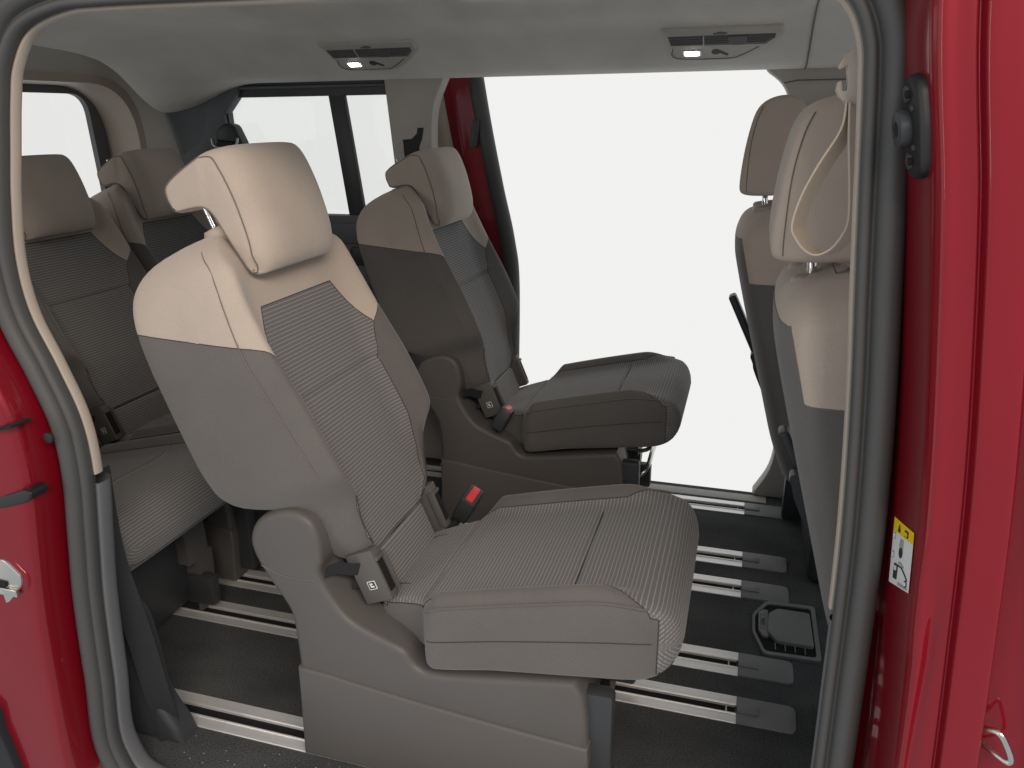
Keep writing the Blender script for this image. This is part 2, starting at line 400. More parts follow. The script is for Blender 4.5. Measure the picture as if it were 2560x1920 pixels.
for k in range(4): box('rib', (.135+.022*k, 1.63, .0015), (.137+.022*k, 1.655, .006), 'cover', hatch, 0)

# ------------------------------------------------------------------ ceiling
zc = pchip([(.950, 1.334), (.972, 1.352), (1.02, 1.385), (1.15, 1.42), (1.4, 1.44), (1.713, 1.447), (2.0, 1.434), (2.1, 1.42), (2.17, 1.398), (2.29, 1.326), (2.34, 1.304), (2.40, 1.297), (2.45, 1.299)])
def ceil_z(x, y):
    z = zc(y)
    z += .034*sstep(-1.31, -1.17, x)*(1-sstep(.02, .10, x))*sstep(1.00, 1.12, y)*(1-sstep(2.02, 2.13, y))
    z -= .020*sstep(-.78, -.70, x)*(1-sstep(-.45, -.37, x))*sstep(1.1, 1.2, y)*(1-sstep(1.98, 2.08, y))
    z -= .058*sstep(-1.65, -2.0, x) + .035*sstep(-1.60, -1.96, x)*sstep(2.1, 2.42, y)
    return z
def ceil_grid():
    xs = np.linspace(-1.957, .95, 120); ys = list(np.linspace(.950, 2.45, 92)); V = []; Fc = []
    for x in xs:
        for y in ys: V.append((x, y, ceil_z(x, y)))
        V.append((x, 2.47, ceil_z(x, 2.45)+.02)); V.append((x, 2.475, ceil_z(x, 2.45)+.08))
    n = len(ys)+2
    for i in range(len(xs)-1):
        for k in range(n-1): Fc.append((i*n+k, i*n+k+1, (i+1)*n+k+1, (i+1)*n+k))
    return mesh('ceiling', V, Fc, 'head')
ceiling = tag(ceil_grid(), 'beige grey cloth headliner over the cabin', kind='structure')
sx_ = [(.125-.02*sstep(1.2, 2.2, y) , y, ceil_z(.11, y)-.0012) for y in np.linspace(1.0, 2.42, 50)]
tube('headliner_joint', sx_, .0022, 'trimdark', ceiling, 5)

# ceiling consoles
sl = Vector((0, 2.178-2.296, 1.394-1.322)).normalized(); nn_ = Vector((1, 0, 0)).cross(sl).normalized()
if nn_.z > 0: nn_ = -nn_
def console(x0, label):
    t = empty('ceiling_console', (x0, 2.296, 1.322), label, 'console', 'ceiling consoles above the far side')
    fr = (Vector((0, 0, 0)), Vector((1, 0, 0)), sl, nn_)
    S = lambda x, y: (-.1485+(x-225)*.000226, (472-(y+(x-225)*.042))/382*.128)
    out = [S(225, 90), S(1540, 35), S(1535, 150), S(1330, 300), S(1130, 415), S(960, 452), S(370, 462)]
    out = rounded(out, [.004, .006, .012, .02, .03, .03, .01], 5)
    plate('housing', out, fr, -.004, .006, 'trimgrey', t, .004, 3)
    c = np.mean(np.array(out), 0); inn = [c+(np.array(p)-c)*np.array([.93, .90]) for p in out]
    vent = [S(300, 160), S(1470, 112), S(1460, 165), S(1370, 235), S(330, 270)]
    plate('vent_recess', vent, fr, .004, .0066, 'trimdark', t, 0)
    for k in range(4):
        a, b = np.array(S(308+6*k, 172+25*k)), np.array(S(1465-(30*k if k > 1 else 0), 122+25*k))
        plate('vent_slat', [a, b, b-[0, .0035], a-[0, .0035]], fr, .006, .0085, 'plastic', t, .0008, 1)
    plate('vent_divider', [S(690, 140), S(704, 140), S(704, 245), S(690, 245)], fr, .006, .0096, 'trimgrey', t, .0005, 1)
    plate('vent_tab', rounded([S(960, 140), S(1175, 130), S(1170, 200), S(1140, 232), S(1000, 238), S(965, 205)], .003), fr, .006, .0105, 'plastic', t, .001, 1)
    rm = [S(345, 310), S(385, 425), S(960, 415), S(1110, 375), S(1300, 268)]
    tubes('groove', [[fr[1]*p[0]+fr[2]*p[1]+fr[3]*.0058 for p in catmull(rm, 5)]], .0016, 'trimdark', t)
    lp = plate('lamp_bezel', rounded([S(452, 328), S(668, 320), S(668, 385), S(458, 395)], .002), fr, .005, .0078, 'white', t, .0008, 1)
    plate('lamp', rounded([S(480, 335), S(640, 330), S(640, 375), S(484, 382)], .002), fr, .0075, .0088, 'led', lp, .0004, 1)
    kb = [np.array(S(830, 335)), np.array(S(945, 365))]
    P = []
    for c_, r_, a0, a1 in ((kb[0], .0115, 60, 330), (kb[1], .006, -75, 75)):
        for k in range(10):
            th = R_(a0+(a1-a0)*k/9); P.append(c_+np.array([math.cos(th)*r_, math.sin(th)*r_]))
    plate('hook_recess', P, fr, .005, .0064, 'plastic2', t, 0)
    plate('thumbwheel', rounded([S(800, 118), S(880, 95), S(960, 108), S(900, 122)], .002), fr, .005, .009, 'trimdark', t, .001, 1)
    return t
console(-.112, 'ceiling console with lit lamp and air vent above the open far doorway')
console(-1.091, 'ceiling console with lit lamp and air vent above the rear side window')

# ------------------------------------------------------------------ van shell, near side
van = empty('van', (-.45, 1.71, 0), 'red van body seen through its open sliding side door', 'van')
def vlocal(o):
    o.location = -van.location; return o
def V_(o): o.parent = van; return vlocal(o)
Yn = lambda z: .905+.025*z
left = [(-1.049, .06), (-1.045, .23), (-1.036, .391), (-1.022, .509), (-1.008, .629), (-1.013, .723), (-1.043, .811), (-1.078, .897), (-1.086, .981), (-1.073, 1.071), (-1.057, 1.14), (-1.039, 1.212), (-1.022, 1.259), (-.985, 1.302), (-.92, 1.323), (-.849, 1.327), (-.634, 1.325), (-.35, 1.322)]
right = [(-.052, 1.318), (.02, 1.312), (.06, 1.302), (.082, 1.283), (.096, 1.25), (.101, 1.213), (.105, 1.167), (.113, 1.065), (.120, .979), (.127, .897), (.134, .793), (.139, .687), (.141, .585), (.142, .477), (.143, .344), (.142, .15), (.12, .03)]
outline = left+right+[(.0, -.005), (-.5, -.005), (-.95, -.005)]
pathS = catmull(outline, 7, True)
def sweep(path, prof, closed=True, yf=Yn, cxy=(-.47, .7), nfix=None):
    n = len(path); V = []; Fc = []; m_ = len(prof)
    for i, p in enumerate(path):
        a, b = (path[i-1], path[(i+1) % n]) if closed else (path[max(i-1, 0)], path[min(i+1, n-1)])
        t = b-a; t = t/np.linalg.norm(t); no = np.array([t[1], -t[0]])
        if nfix is not None: no = np.array(nfix)
        elif no @ (p-np.array(cxy)) < 0: no = -no
        for o, dy in prof:
            q = p+no*o; V.append((q[0], yf(p[1])+dy, q[1]))
    for i in range(n if closed else n-1):
        for k in range(m_-1):
            j = (i+1) % n; Fc.append((i*m_+k, i*m_+k+1, j*m_+k+1, j*m_+k))
    return V, Fc
seal_prof = catmull([(.004, .016), (-.001, .004), (-.002, -.006), (.002, -.013), (.008, -.013), (.0115, -.007), (.0145, -.007), (.018, -.016), (.025, -.022), (.033, -.022), (.041, -.016), (.046, -.004), (.047, .012)], 3)
V_(mesh('door_seal', *sweep(pathS, seal_prof), 'seal'))
trim_prof = catmull([(.006, .012), (-.003, .007), (-.0055, .011), (-.006, .017), (-.004, .024), (.004, .029), (.04, .034)], 3)
i0 = min(range(len(pathS)), key=lambda i: abs(pathS[i][1]-.632)+(9 if pathS[i][0] > -.5 else 0)); i1 = min(range(len(pathS)), key=lambda i: abs(pathS[i][1]-.585)+(9 if pathS[i][0] < 0 else 0))
V_(mesh('door_trim', *sweep(pathS[i0:i1+1], trim_prof, False), 'trim'))
low = pathS[i1+1:]+pathS[:i0]
low_prof = catmull([(.006, .012), (-.004, .007), (-.008, .011), (-.009, .024), (-.006, .036), (.006, .044), (.05, .05)], 3)
k_ = next(i for i, p in enumerate(low) if p[0] < -.2)
V_(mesh('sill_trim', *sweep(low[k_:], low_prof, False), 'trimdark'))
V_(mesh('pillar_lower_trim', *sweep(low[:k_+1], catmull([(.006, .012), (-.001, .006), (-.003, .010), (-.002, .018), (.006, .024), (.04, .03)], 3), False), 'trimdark'))
V_(mesh('roof_rail', *sweep([p for p in pathS if p[1] > 1.24], [(.02, .04), (.046, .012), (.05, -.03), (.06, -.05), (.10, -.05), (.16, .0), (.20, .12)], False), 'red'))
V_(box('unseen_roof', (-2.45, .98, 1.505), (1.0, 2.46, 1.53), 'red', None, .01))  # unseen panel, added to keep world light out of the gaps
# inner liner closing the near wall behind the trim
wall_prof = [(.035, .034), (.12, .09), (.5, .10), (1.3, .12)]
V_(mesh('inner_panel', *sweep([p for p in pathS if p[0] < -.95 and p[1] < .87 and p[1] > .02][:], wall_prof, False, nfix=(-1, 0)), 'trimdark'))

# B pillar (red), right
rp = catmull([(.058, 1.5), (.0756, 1.27), (.102, 1.1), (.122, .93), (.134, .80), (.142, .668), (.152, .46), (.158, .2), (.16, -.1)], 8)
bprof = catmull([(.035, .03), (.047, .014), (.051, -.012), (.0545, -.05), (.059, -.092), (.0615, -.104), (.066, -.1115), (.071, -.1135), (.080, -.1135), (.0935, -.1150), (.0965, -.1125), (.0990, -.1150), (.1005, -.1225), (.104, -.1255), (.118, -.1275), (.132, -.1285), (.1365, -.125), (.138, -.11), (.138, -.05)], 3)
pv, pf_ = sweep(catmull(rp, 3), catmull(bprof, 2), False, nfix=(1, 0))
def groove(p):
    x, y, z = p; o = x-float(np.interp(z, [q[1] for q in rp][::-1], [q[0] for q in rp][::-1]))
    c = .083-.010*sstep(.70, .45, z); k = sstep(.74, .64, z)
    y += k*.007*math.exp(-((o-c)/.006)**2)
    y += .004*sstep(.76, .70, z)*sstep(.60, .66, z)*math.exp(-((o-.073)/.008)**2)
    return (x, y, z)
V_(mesh('pillar_panel', [groove(p) for p in pv], pf_, 'red'))
# lower bulge pressed into the pillar
# front door edge and rubber beside the pillar
rp2 = [p+np.array([.036*sstep(.88, .45, p[1]), 0]) for p in rp]
V_(mesh('gap_seal', *sweep(rp2, catmull([(.137, -.06), (.141, -.09), (.148, -.098), (.156, -.09), (.16, -.05)], 3), False, nfix=(1, 0)), 'black'))
V_(mesh('front_door_edge', *sweep(rp2, catmull([(.158, -.05), (.159, -.11), (.164, -.128), (.2, -.134), (.4, -.14), (1.1, -.15)], 3), False, nfix=(1, 0)), 'red'))  # edge is real; sheet beyond it added out of view to block light
V_(mesh('striker_recess', *sweep(rp, catmull([(.134, -.10), (.16, -.108), (.19, -.108)], 2), False, nfix=(1, 0)), 'red'))
def jamb(z, dy, off=0):
    x = float(np.interp(z, [p[1] for p in rp][::-1], [p[0] for p in rp][::-1])); o = float(np.interp(-dy, [-q[1] for q in bprof[6:30]], [q[0] for q in bprof[6:30]]))
    return Vector((x+o-off, Yn(z)+dy-off*.1, z))
# striker loop
st = [(.2825, .5449), (.2862, .5483), (.2949, .5577), (.3021, .55), (.3118, .5284), (.3077, .5224), (.2863, .5215)]
ys_ = [.815, .80, .785, .782, .782, .785, .815]
V_(tube('striker', catmull([(p[0], y, p[1]) for p, y in zip(st, ys_)], 3), .0033, 'steel', None, 8))
# door guide bracket on the pillar
def patch_frame(z, dy):
    o = jamb(z, dy); u = (jamb(z, dy-.02)-jamb(z, dy+.02)).normalized(); v = (jamb(z+.03, dy)-jamb(z-.03, dy)).normalized(); n = u.cross(v)
    if n.x > 0: n = -n
    return (o, u, v, n.normalized())
pf = patch_frame(1.168, -.066)
bk_ = plate('door_guide', rounded([(-.016, -.047), (.008, -.050), (.030, -.040), (.034, 0), (.030, .040), (.008, .050), (-.014, .046), (-.030, .015), (-.030, -.015)], .014, 5), pf, -.004, .009, 'black', None, .005, 3); V_(bk_)
def disc(name, fr, c, r, d0, d1, mt, par, n=20):
    P = [(c[0]+r*math.cos(2*math.pi*k/n), c[1]+r*math.sin(2*math.pi*k/n)) for k in range(n)]
    return plate(name, P, fr, d0, d1, mt, par, min(.002, r*.3), 2)
for nm, c, r, d, mt in (('buffer', (-.008, 0), .0175, .019, 'plastic2'), ('buffer_bore', (-.008, 0), .0085, .0195, 'void'), ('bolt', (-.002, .031), .0085, .012, 'plastic2'), ('bolt', (-.002, -.031), .0085, .012, 'plastic2'), ('bolt_head', (.004, .031), .004, .0128, 'void'), ('bolt_head', (.004, -.031), .004, .0128, 'void'), ('pin', (.014, .018), .003, .0115, 'plastic2'), ('pin', (.014, -.018), .003, .0115, 'plastic2')):
    disc(nm, pf, c, r, .006, d, mt, bk_)

# rear quarter, left (red)
lp_ = catmull([(-1.19, 1.5), (-1.12, 1.2), (-1.092, 1.06), (-1.091, .96), (-1.078, .88), (-1.043, .81), (-1.018, .735), (-1.012, .63), (-1.026, .51), (-1.04, .39), (-1.048, .23), (-1.052, .06), (-1.05, -.2)], 8)
qprof = catmull([(.035, .03), (.047, .012), (.0485, -.01), (.050, -.04), (.0525, -.058), (.057, -.066), (.064, -.069), (.09, -.073), (.2, -.085), (.45, -.10)], 3)
V_(mesh('quarter_panel', *sweep([p for p in lp_ if p[1] < .93], qprof, False, nfix=(-1, 0)), 'red'))
V_(mesh('pillar_skin', *sweep([p for p in lp_ if p[1] > .88], [q for q in qprof if q[0] < .12], False, nfix=(-1, 0)), 'red'))

yq = .845
V_(plate('latch_surround', rounded([(-1.2, .505), (-1.130, .508), (-1.096, .472), (-1.10, .446), (-1.14, .405), (-1.2, .37)], .012), XZ(yq+.004), -.012, .006, 'red', None, .004, 3))
lt = V_(plate('door_latch', rounded([(-1.2, .495), (-1.134, .498), (-1.106, .470), (-1.111, .452), (-1.145, .416), (-1.2, .38)], .008), XZ(yq), -.006, .006, 'steel', None, .002))
box('latch_jaw', (-1.19, yq-.012, .432), (-1.118, yq-.004, .446), 'steel', lt, .002)
box('latch_slot', (-1.19, yq-.010, .448), (-1.14, yq-.0045, .456), 'void', lt, 0)
V_(plate('rubber_stop', rounded([(-1.2, .602), (-1.12, .612), (-1.062, .6334), (-1.048, .6299), (-1.052, .618), (-1.066, .610), (-1.13, .588), (-1.2, .572)], .009), XZ(yq+.012), -.02, .0135, 'black', None, .004, 3))
V_(plate('seam_slot', [(-1.2, .705), (-1.0877, .7351), (-1.068, .7420), (-1.052, .744), (-1.053, .7405), (-1.065, .737), (-1.0889, .7307), (-1.2, .70)], XZ(yq+.012), -.02, .0165, 'void', None, 0))
disc('plug', XZ(.880), (-1.032, .7105), .009, -.004, .001, 'black', None).name = 'plug'; V_(bpy.data.objects['plug'])
V_(plate('wheel_arch', catmull([(-1.2309, .212), (-1.2131, .1479), (-1.1969, .0518), (-1.1973, -.02), (-1.22, -.1), (-1.4, -.1), (-1.4, .3)], 3, True), XZ(.815), -.03, .004, 'black', None, .004))
V_(plate('arch_liner', rounded([(-1.30, .0), (-1.30, .315), (-1.115, .318), (-1.068, .285), (-1.056, .2), (-1.05, .1), (-1.01, .035), (-1.0, .0)], [0, 0, .05, .05, .05, .05, .03, 0], 5), XZ(1.0), -.05, .0, 'plastic2', None, .014, 4))
# warning sticker on the jamb
stk = empty('warning_sticker', jamb(.70, -.05), 'white and yellow warning sticker on the red pillar jamb', 'sticker')
cs = {'tl': (-.016, .735), 'tr': (-.090, .754), 'bl': (-.016, .650), 'br': (-.090, .681)}
def su(u, v, off):
    dy = cs['bl'][0]*(1-u)+cs['br'][0]*u; zb = cs['bl'][1]*(1-u)+cs['br'][1]*u; zt = cs['tl'][1]*(1-u)+cs['tr'][1]*u
    return jamb(zb*(1-v)+zt*v, dy, off)-stk.location
def spoly(name, P, off, mt, n=1):
    V = [su(a, b, off) for a, b in P]; V2 = [su(a, b, off-.0006) for a, b in P]; N = len(P)
    return mesh(name, V+V2, [tuple(range(N))]+[(i, (i+1) % N, N+(i+1) % N, N+i) for i in range(N)], mt, stk, False)
def sgrid(name, u0, u1, v0, v1, off, mt):
    V, Fc = [], []
    for i in range(9):
        for k in (v0, v1): V.append(su(u0+(u1-u0)*i/8, k, off))
    for i in range(8): Fc.append((2*i, 2*i+2, 2*i+3, 2*i+1))
    return mesh(name, V, Fc, mt, stk, False)
sgrid('paper', 0, 1, 0, .80, .0010, 'white'); sgrid('header', 0, 1, .80, 1, .0010, 'yellow')
spoly('warning_mark', [(.27, .84), (.40, .84), (.335, .95)], .0020, 'ink')
spoly('book_mark', [(.62, .84), (.77, .84), (.77, .94), (.62, .94)], .0020, 'ink'); spoly('book_page', [(.65, .86), (.74, .86), (.74, .92), (.65, .92)], .0026, 'yellow')
def circ(cu, cv, r, n=14): return [(cu+r*math.cos(2*math.pi*k/n), cv+r*1.0*math.sin(2*math.pi*k/n)) for k in range(n)]
grey_ = mat('grey_print', (.35, .35, .35), .6); M['grey'] = grey_
for cv in (.74, .45): spoly('number_disc', circ(.12, cv, .055), .0019, 'grey'); spoly('number_fill', circ(.12, cv, .038), .0024, 'white')
spoly('instruction_mark', circ(.50, .55, .085), .0020, 'ink'); spoly('instruction_mark', [(.40, .63), (.44, .76), (.58, .76), (.60, .63)], .0018, 'grey')
for k in range(5): spoly('instruction_line', [(.44+.05*k, .36+.02*math.sin(k)), (.49+.05*k, .36+.02*math.sin(k+1)), (.49+.05*k, .385+.02*math.sin(k+1)), (.44+.05*k, .385+.02*math.sin(k))], .0020, 'grey')
spoly('pump_mark', [(.22, .10), (.40, .10), (.42, .34), (.24, .34)], .0020, 'ink'); spoly('pump_window', [(.28, .24), (.37, .24), (.375, .31), (.285, .31)], .0026, 'white')
hp = [(.42, .32), (.60, .32), (.78, .24), (.90, .17)]
for (a, b), (c, d) in zip(hp[:-1], hp[1:]): spoly('hose_mark', [(a, b), (c, d), (c, d+.022), (a, b+.022)], .0020, 'ink')
spoly('wheel_mark', circ(.84, .115, .06), .0020, 'ink'); spoly('wheel_fill', circ(.84, .115, .038), .0026, 'white')
spoly('code_line', [(.50, .03), (.93, .03), (.93, .07), (.50, .07)], .0020, 'grey')

# ------------------------------------------------------------------ van shell, far side
YF = 2.45
def wall(name, polys, y, mt, thick=.02, bev=.004, parent=None):
    o = plate(name, polys, XZ(y), -thick, 0, mt, None, bev, 2)
    return V_(o)
# C pillar between the side window and the far doorway
cp = rounded([(-1.155, 1.33), (-1.118, .86), (-1.11, .0), (-.93, .0), (-.955, .55), (-.985, .86), (-.995, 1.12), (-.985, 1.22), (-.93, 1.33)], [0, .02, 0, 0, .05, .08, .05, .04, 0])
wall('pillar_trim', cp, 2.425, 'trimgrey', .05, .012)
# window frame
def frame_poly(name, outer, inner, y, mt, thick, parent=None):
    bm = bmesh.new(); n = len(outer)
    L = [[bm.verts.new((p[0], yy, p[1])) for p in P] for P, yy in ((outer, y+thick), (outer, y), (inner, y+.002), (inner, y+thick))]
    for a in range(3):
        for i in range(n): bm.faces.new((L[a][i], L[a][(i+1) % n], L[a+1][(i+1) % n], L[a+1][i]))
    bmesh.ops.recalc_face_normals(bm, faces=bm.faces); o = bmobj(name, bm, mt, None, angle=30)
    o.parent = parent or van; o.location = -van.location if not parent else (0, 0, 0); return o
def rr(x0, x1, z0, z1, r, sh=0, n=5):
    P = rounded([(x0+sh*(1.0-z0), z0), (x1+sh*(1.0-z0), z0), (x1+sh*(1.0-z1), z1), (x0+sh*(1.0-z1), z1)], r, n); return P
wf = frame_poly('window_frame', rr(-1.86, -1.05, .80, 1.325, .05), rr(-1.755, -1.10, .862, 1.255, .045, .02), 2.455, 'plastic2', .03)
bar = plate('window_bar', [(-1.322, .84), (-1.262, .84), (-1.315, 1.28), (-1.372, 1.28)], XZ(2.458), -.02, .0, 'plastic2', wf, .004)
box('pane', (-1.80, 2.474, .83), (-1.06, 2.477, 1.29), 'glass', wf, 0)
tube('window_gasket', [(x, 2.452, 1.285) for x in np.linspace(-1.78, -1.1, 8)], .006, 'trimdark', wf, 6)
# rear part of the far wall, below and behind the window
wall('side_panel', [(-2.02, 0), (-1.05, 0), (-1.05, .87), (-1.80, .87), (-1.80, 1.0), (-1.755, 1.08), (-1.765, 1.20), (-1.70, 1.268), (-1.70, 1.33), (-2.02, 1.33)], 2.44, 'trimdark', .04, .006)
wall('panel_ledge', rounded([(-1.72, .775), (-1.12, .775), (-1.12, .845), (-1.72, .845)], .015), 2.425, 'trimdark', .03, .008)
wall('panel_pocket', rounded([(-1.32, .70), (-1.14, .70), (-1.14, .765), (-1.32, .765)], .015), 2.432, 'plastic2', .03, .006)
wall('door_rib', rounded([(-1.30, .62), (-1.12, .62), (-1.12, .665), (-1.30, .665)], .01), 2.425, 'trimdark', .03, .01)
# doorway sill and B pillar beyond
wall('far_sill', [(-1.0, -.02), (.12, -.02), (.12, .003), (-1.0, .003)], 2.387, 'trimgrey', .045, .002)
bpl = rounded([(.07, .0), (.125, .10), (.135, .25), (.10, .55), (.082, .8), (.075, 1.05), (.082, 1.20), (.055, 1.262), (.0, 1.30), (.0, 1.36), (.9, 1.36), (.9, 1.30), (.36, 1.30), (.32, .9), (.30, .0)], [.02, .05, .06, .08, .08, .06, .04, .03, .02, 0, 0, .02, .1, 0, 0])
wall('far_pillar_trim', bpl, 2.43, 'trimgrey', .05, .012)
tube('pillar_joint', [(.055, 2.418, 1.262), (.09, 2.418, 1.268), (.3, 2.418, 1.268)], .002, 'trimdark', van, 5); vlocal(bpy.context.scene.objects['pillar_joint'])
# header face over the far doorway is the rolled edge of the ceiling; outer door frame edge
tube_ = tube('far_gutter', [(x, 2.487, 1.345) for x in np.linspace(-1.0, .4, 6)], .012, 'seal', None, 8); V_(tube_)

# tailgate: arch trim, dark frame and window
XT = -2.2
def ypl(name, poly, x, thick, mt, bev=.006, parent=None):
    o = plate(name, poly, ((x, 0, 0), (0, 1, 0), (0, 0, 1), (1, 0, 0)), -thick, 0, mt, None, bev, 2); return V_(o)
def yring(name, outer, inner, x0, x1, mt, parent=None):
    bm = bmesh.new(); n = len(outer)
    L = [[bm.verts.new((xx, p[0], p[1])) for p in P] for P, xx in ((outer, x0), (outer, x1), (inner, x1), (inner, x0))]
    for a in range(3):
        for i in range(n): bm.faces.new((L[a][i], L[a][(i+1) % n], L[a+1][(i+1) % n], L[a+1][i]))
    bmesh.ops.recalc_face_normals(bm, faces=bm.faces); o = bmobj(name, bm, mt, None, angle=30)
    if parent: o.parent = parent
    else: V_(o)
    return o
def arch(hw, zt, zb, r, n=10, cy=1.713): return rounded([(cy-hw, zb), (cy+hw, zb), (cy+hw*.97, zt), (cy-hw*.97, zt)], [.03, .03, r, r], n)
tg = yring('tailgate', arch(.78, 1.42, -.05, .3), arch(.605, 1.272, .86, .07), XT-.02, XT, 'trimdark')
box('pane', (XT-.016, 1.1, .82), (XT-.013, 2.33, 1.3), 'glass', tg, 0)
def cring(name, outer, inner, xo, xi, back, mt):
    bm = bmesh.new(); n = len(outer)
    L = [[bm.verts.new((xx, p[0], p[1])) for p in P] for P, xx in (([(1.713+(q[0]-1.713)*1.08, q[1]+.07) for q in outer], xo-.004), (outer, xo), (inner, xi), ([(1.713+(q[0]-1.713)*.995, q[1]-.004) for q in inner], back))]
    for a in range(1 if 'lip' in name else 0, 3):
        for i in range(n): bm.faces.new((L[a][i], L[a][(i+1) % n], L[a+1][(i+1) % n], L[a+1][i]))
    bmesh.ops.recalc_face_normals(bm, faces=bm.faces); return V_(bmobj(name, bm, mt, None, angle=30))
cring('tailgate_lip', arch(.690, 1.326, -.05, .20), arch(.672, 1.300, -.02, .19), -2.055, -2.068, XT, 'trim')
cring('tailgate_arch', arch(.752, 1.392, -.06, .27), arch(.690, 1.326, -.05, .20), -1.955, -2.054, -2.06, 'trimgrey')
tube('arch_joint', [(-1.953, p[0], p[1]) for p in arch(.750, 1.390, -.06, .27) if p[1] > .9], .003, 'trimgrey', van, 6); vlocal(bpy.data.objects['arch_joint'])
# D pillar cover joining arch and side wall
def dpillar():
    V, Fc = [], []
    for z in np.linspace(-.02, 1.33, 24):
        k = sstep(1.0, 1.33, z)
        for x, y in catmull([(-1.965, 2.452-.1*k), (-1.95, 2.452-.1*k), (-1.92, 2.45-.06*k), (-1.86, 2.447-.02*k), (-1.80, 2.447)], 3): V.append((x, y, z))
    n = 13
    for i in range(23):
        for j in range(n-1): Fc.append((i*n+j, i*n+j+1, (i+1)*n+j+1, (i+1)*n+j))
    return mesh('rear_pillar_trim', V, Fc, 'trimdark')
V_(dpillar())

# far sliding door, slid back outside the body
sd = empty('sliding_door', (-.9, 2.60, .0), 'red far side sliding door slid open behind the pillar', 'door')
def S_(o): o.parent = sd; o.location = -sd.location; return o
dl = [(-.90, 1.33), (-.872, 1.15), (-.835, .95), (-.80, .78), (-.785, .6), (-.80, .1)]
dp = catmull(dl, 6)
ydoor = lambda z: 2.60+.03*(1.3-z)
S_(mesh('door_edge', *sweep(dp, catmull([(-.13, -.01), (-.10, -.016), (-.07, -.012), (-.045, -.006), (-.02, 0.0), (-.004, .02), (0, .05), (-.01, .09)], 3), False, ydoor, nfix=(1, 0)), 'red'))
S_(mesh('edge_seal', *sweep(dp, catmull([(-.032, -.006), (-.02, -.016), (.0, -.014), (.014, .0), (.016, .02), (.0, .03)], 3), False, ydoor, nfix=(1, 0)), 'seal'))
S_(mesh('inner_trim', *sweep(dp, catmull([(-.30, -.02), (-.17, -.03), (-.145, -.028), (-.128, -.018), (-.122, 0)], 3), False, ydoor, nfix=(1, 0)), 'trim'))
dlow = [p for p in dp if p[1] < .86]
S_(mesh('door_skin', *sweep(dlow, [(0, .06), (-.02, .08), (-.2, .10), (-1.1, .12)], False, ydoor, nfix=(1, 0)), 'red'))
S_(mesh('inner_panel', *sweep(dlow, [(-.28, -.012), (-.6, -.005), (-1.0, 0)], False, ydoor, nfix=(1, 0)), 'trimdark'))
S_(mesh('pane', *sweep([p for p in dp if .84 < p[1] < 1.31], [(-.15, .03), (-1.1, .04)], False, ydoor, nfix=(1, 0)), 'glass'))
bk = plate('door_latch', rounded([(-.012, -.045), (.012, -.045), (.014, .045), (-.010, .045)], .01), ((-.905, 2.585, 1.13), (1, .1, 0), (.12, 0, 1), (0, -1, 0)), -.002, .012, 'plastic2', None, .004)
S_(bk)


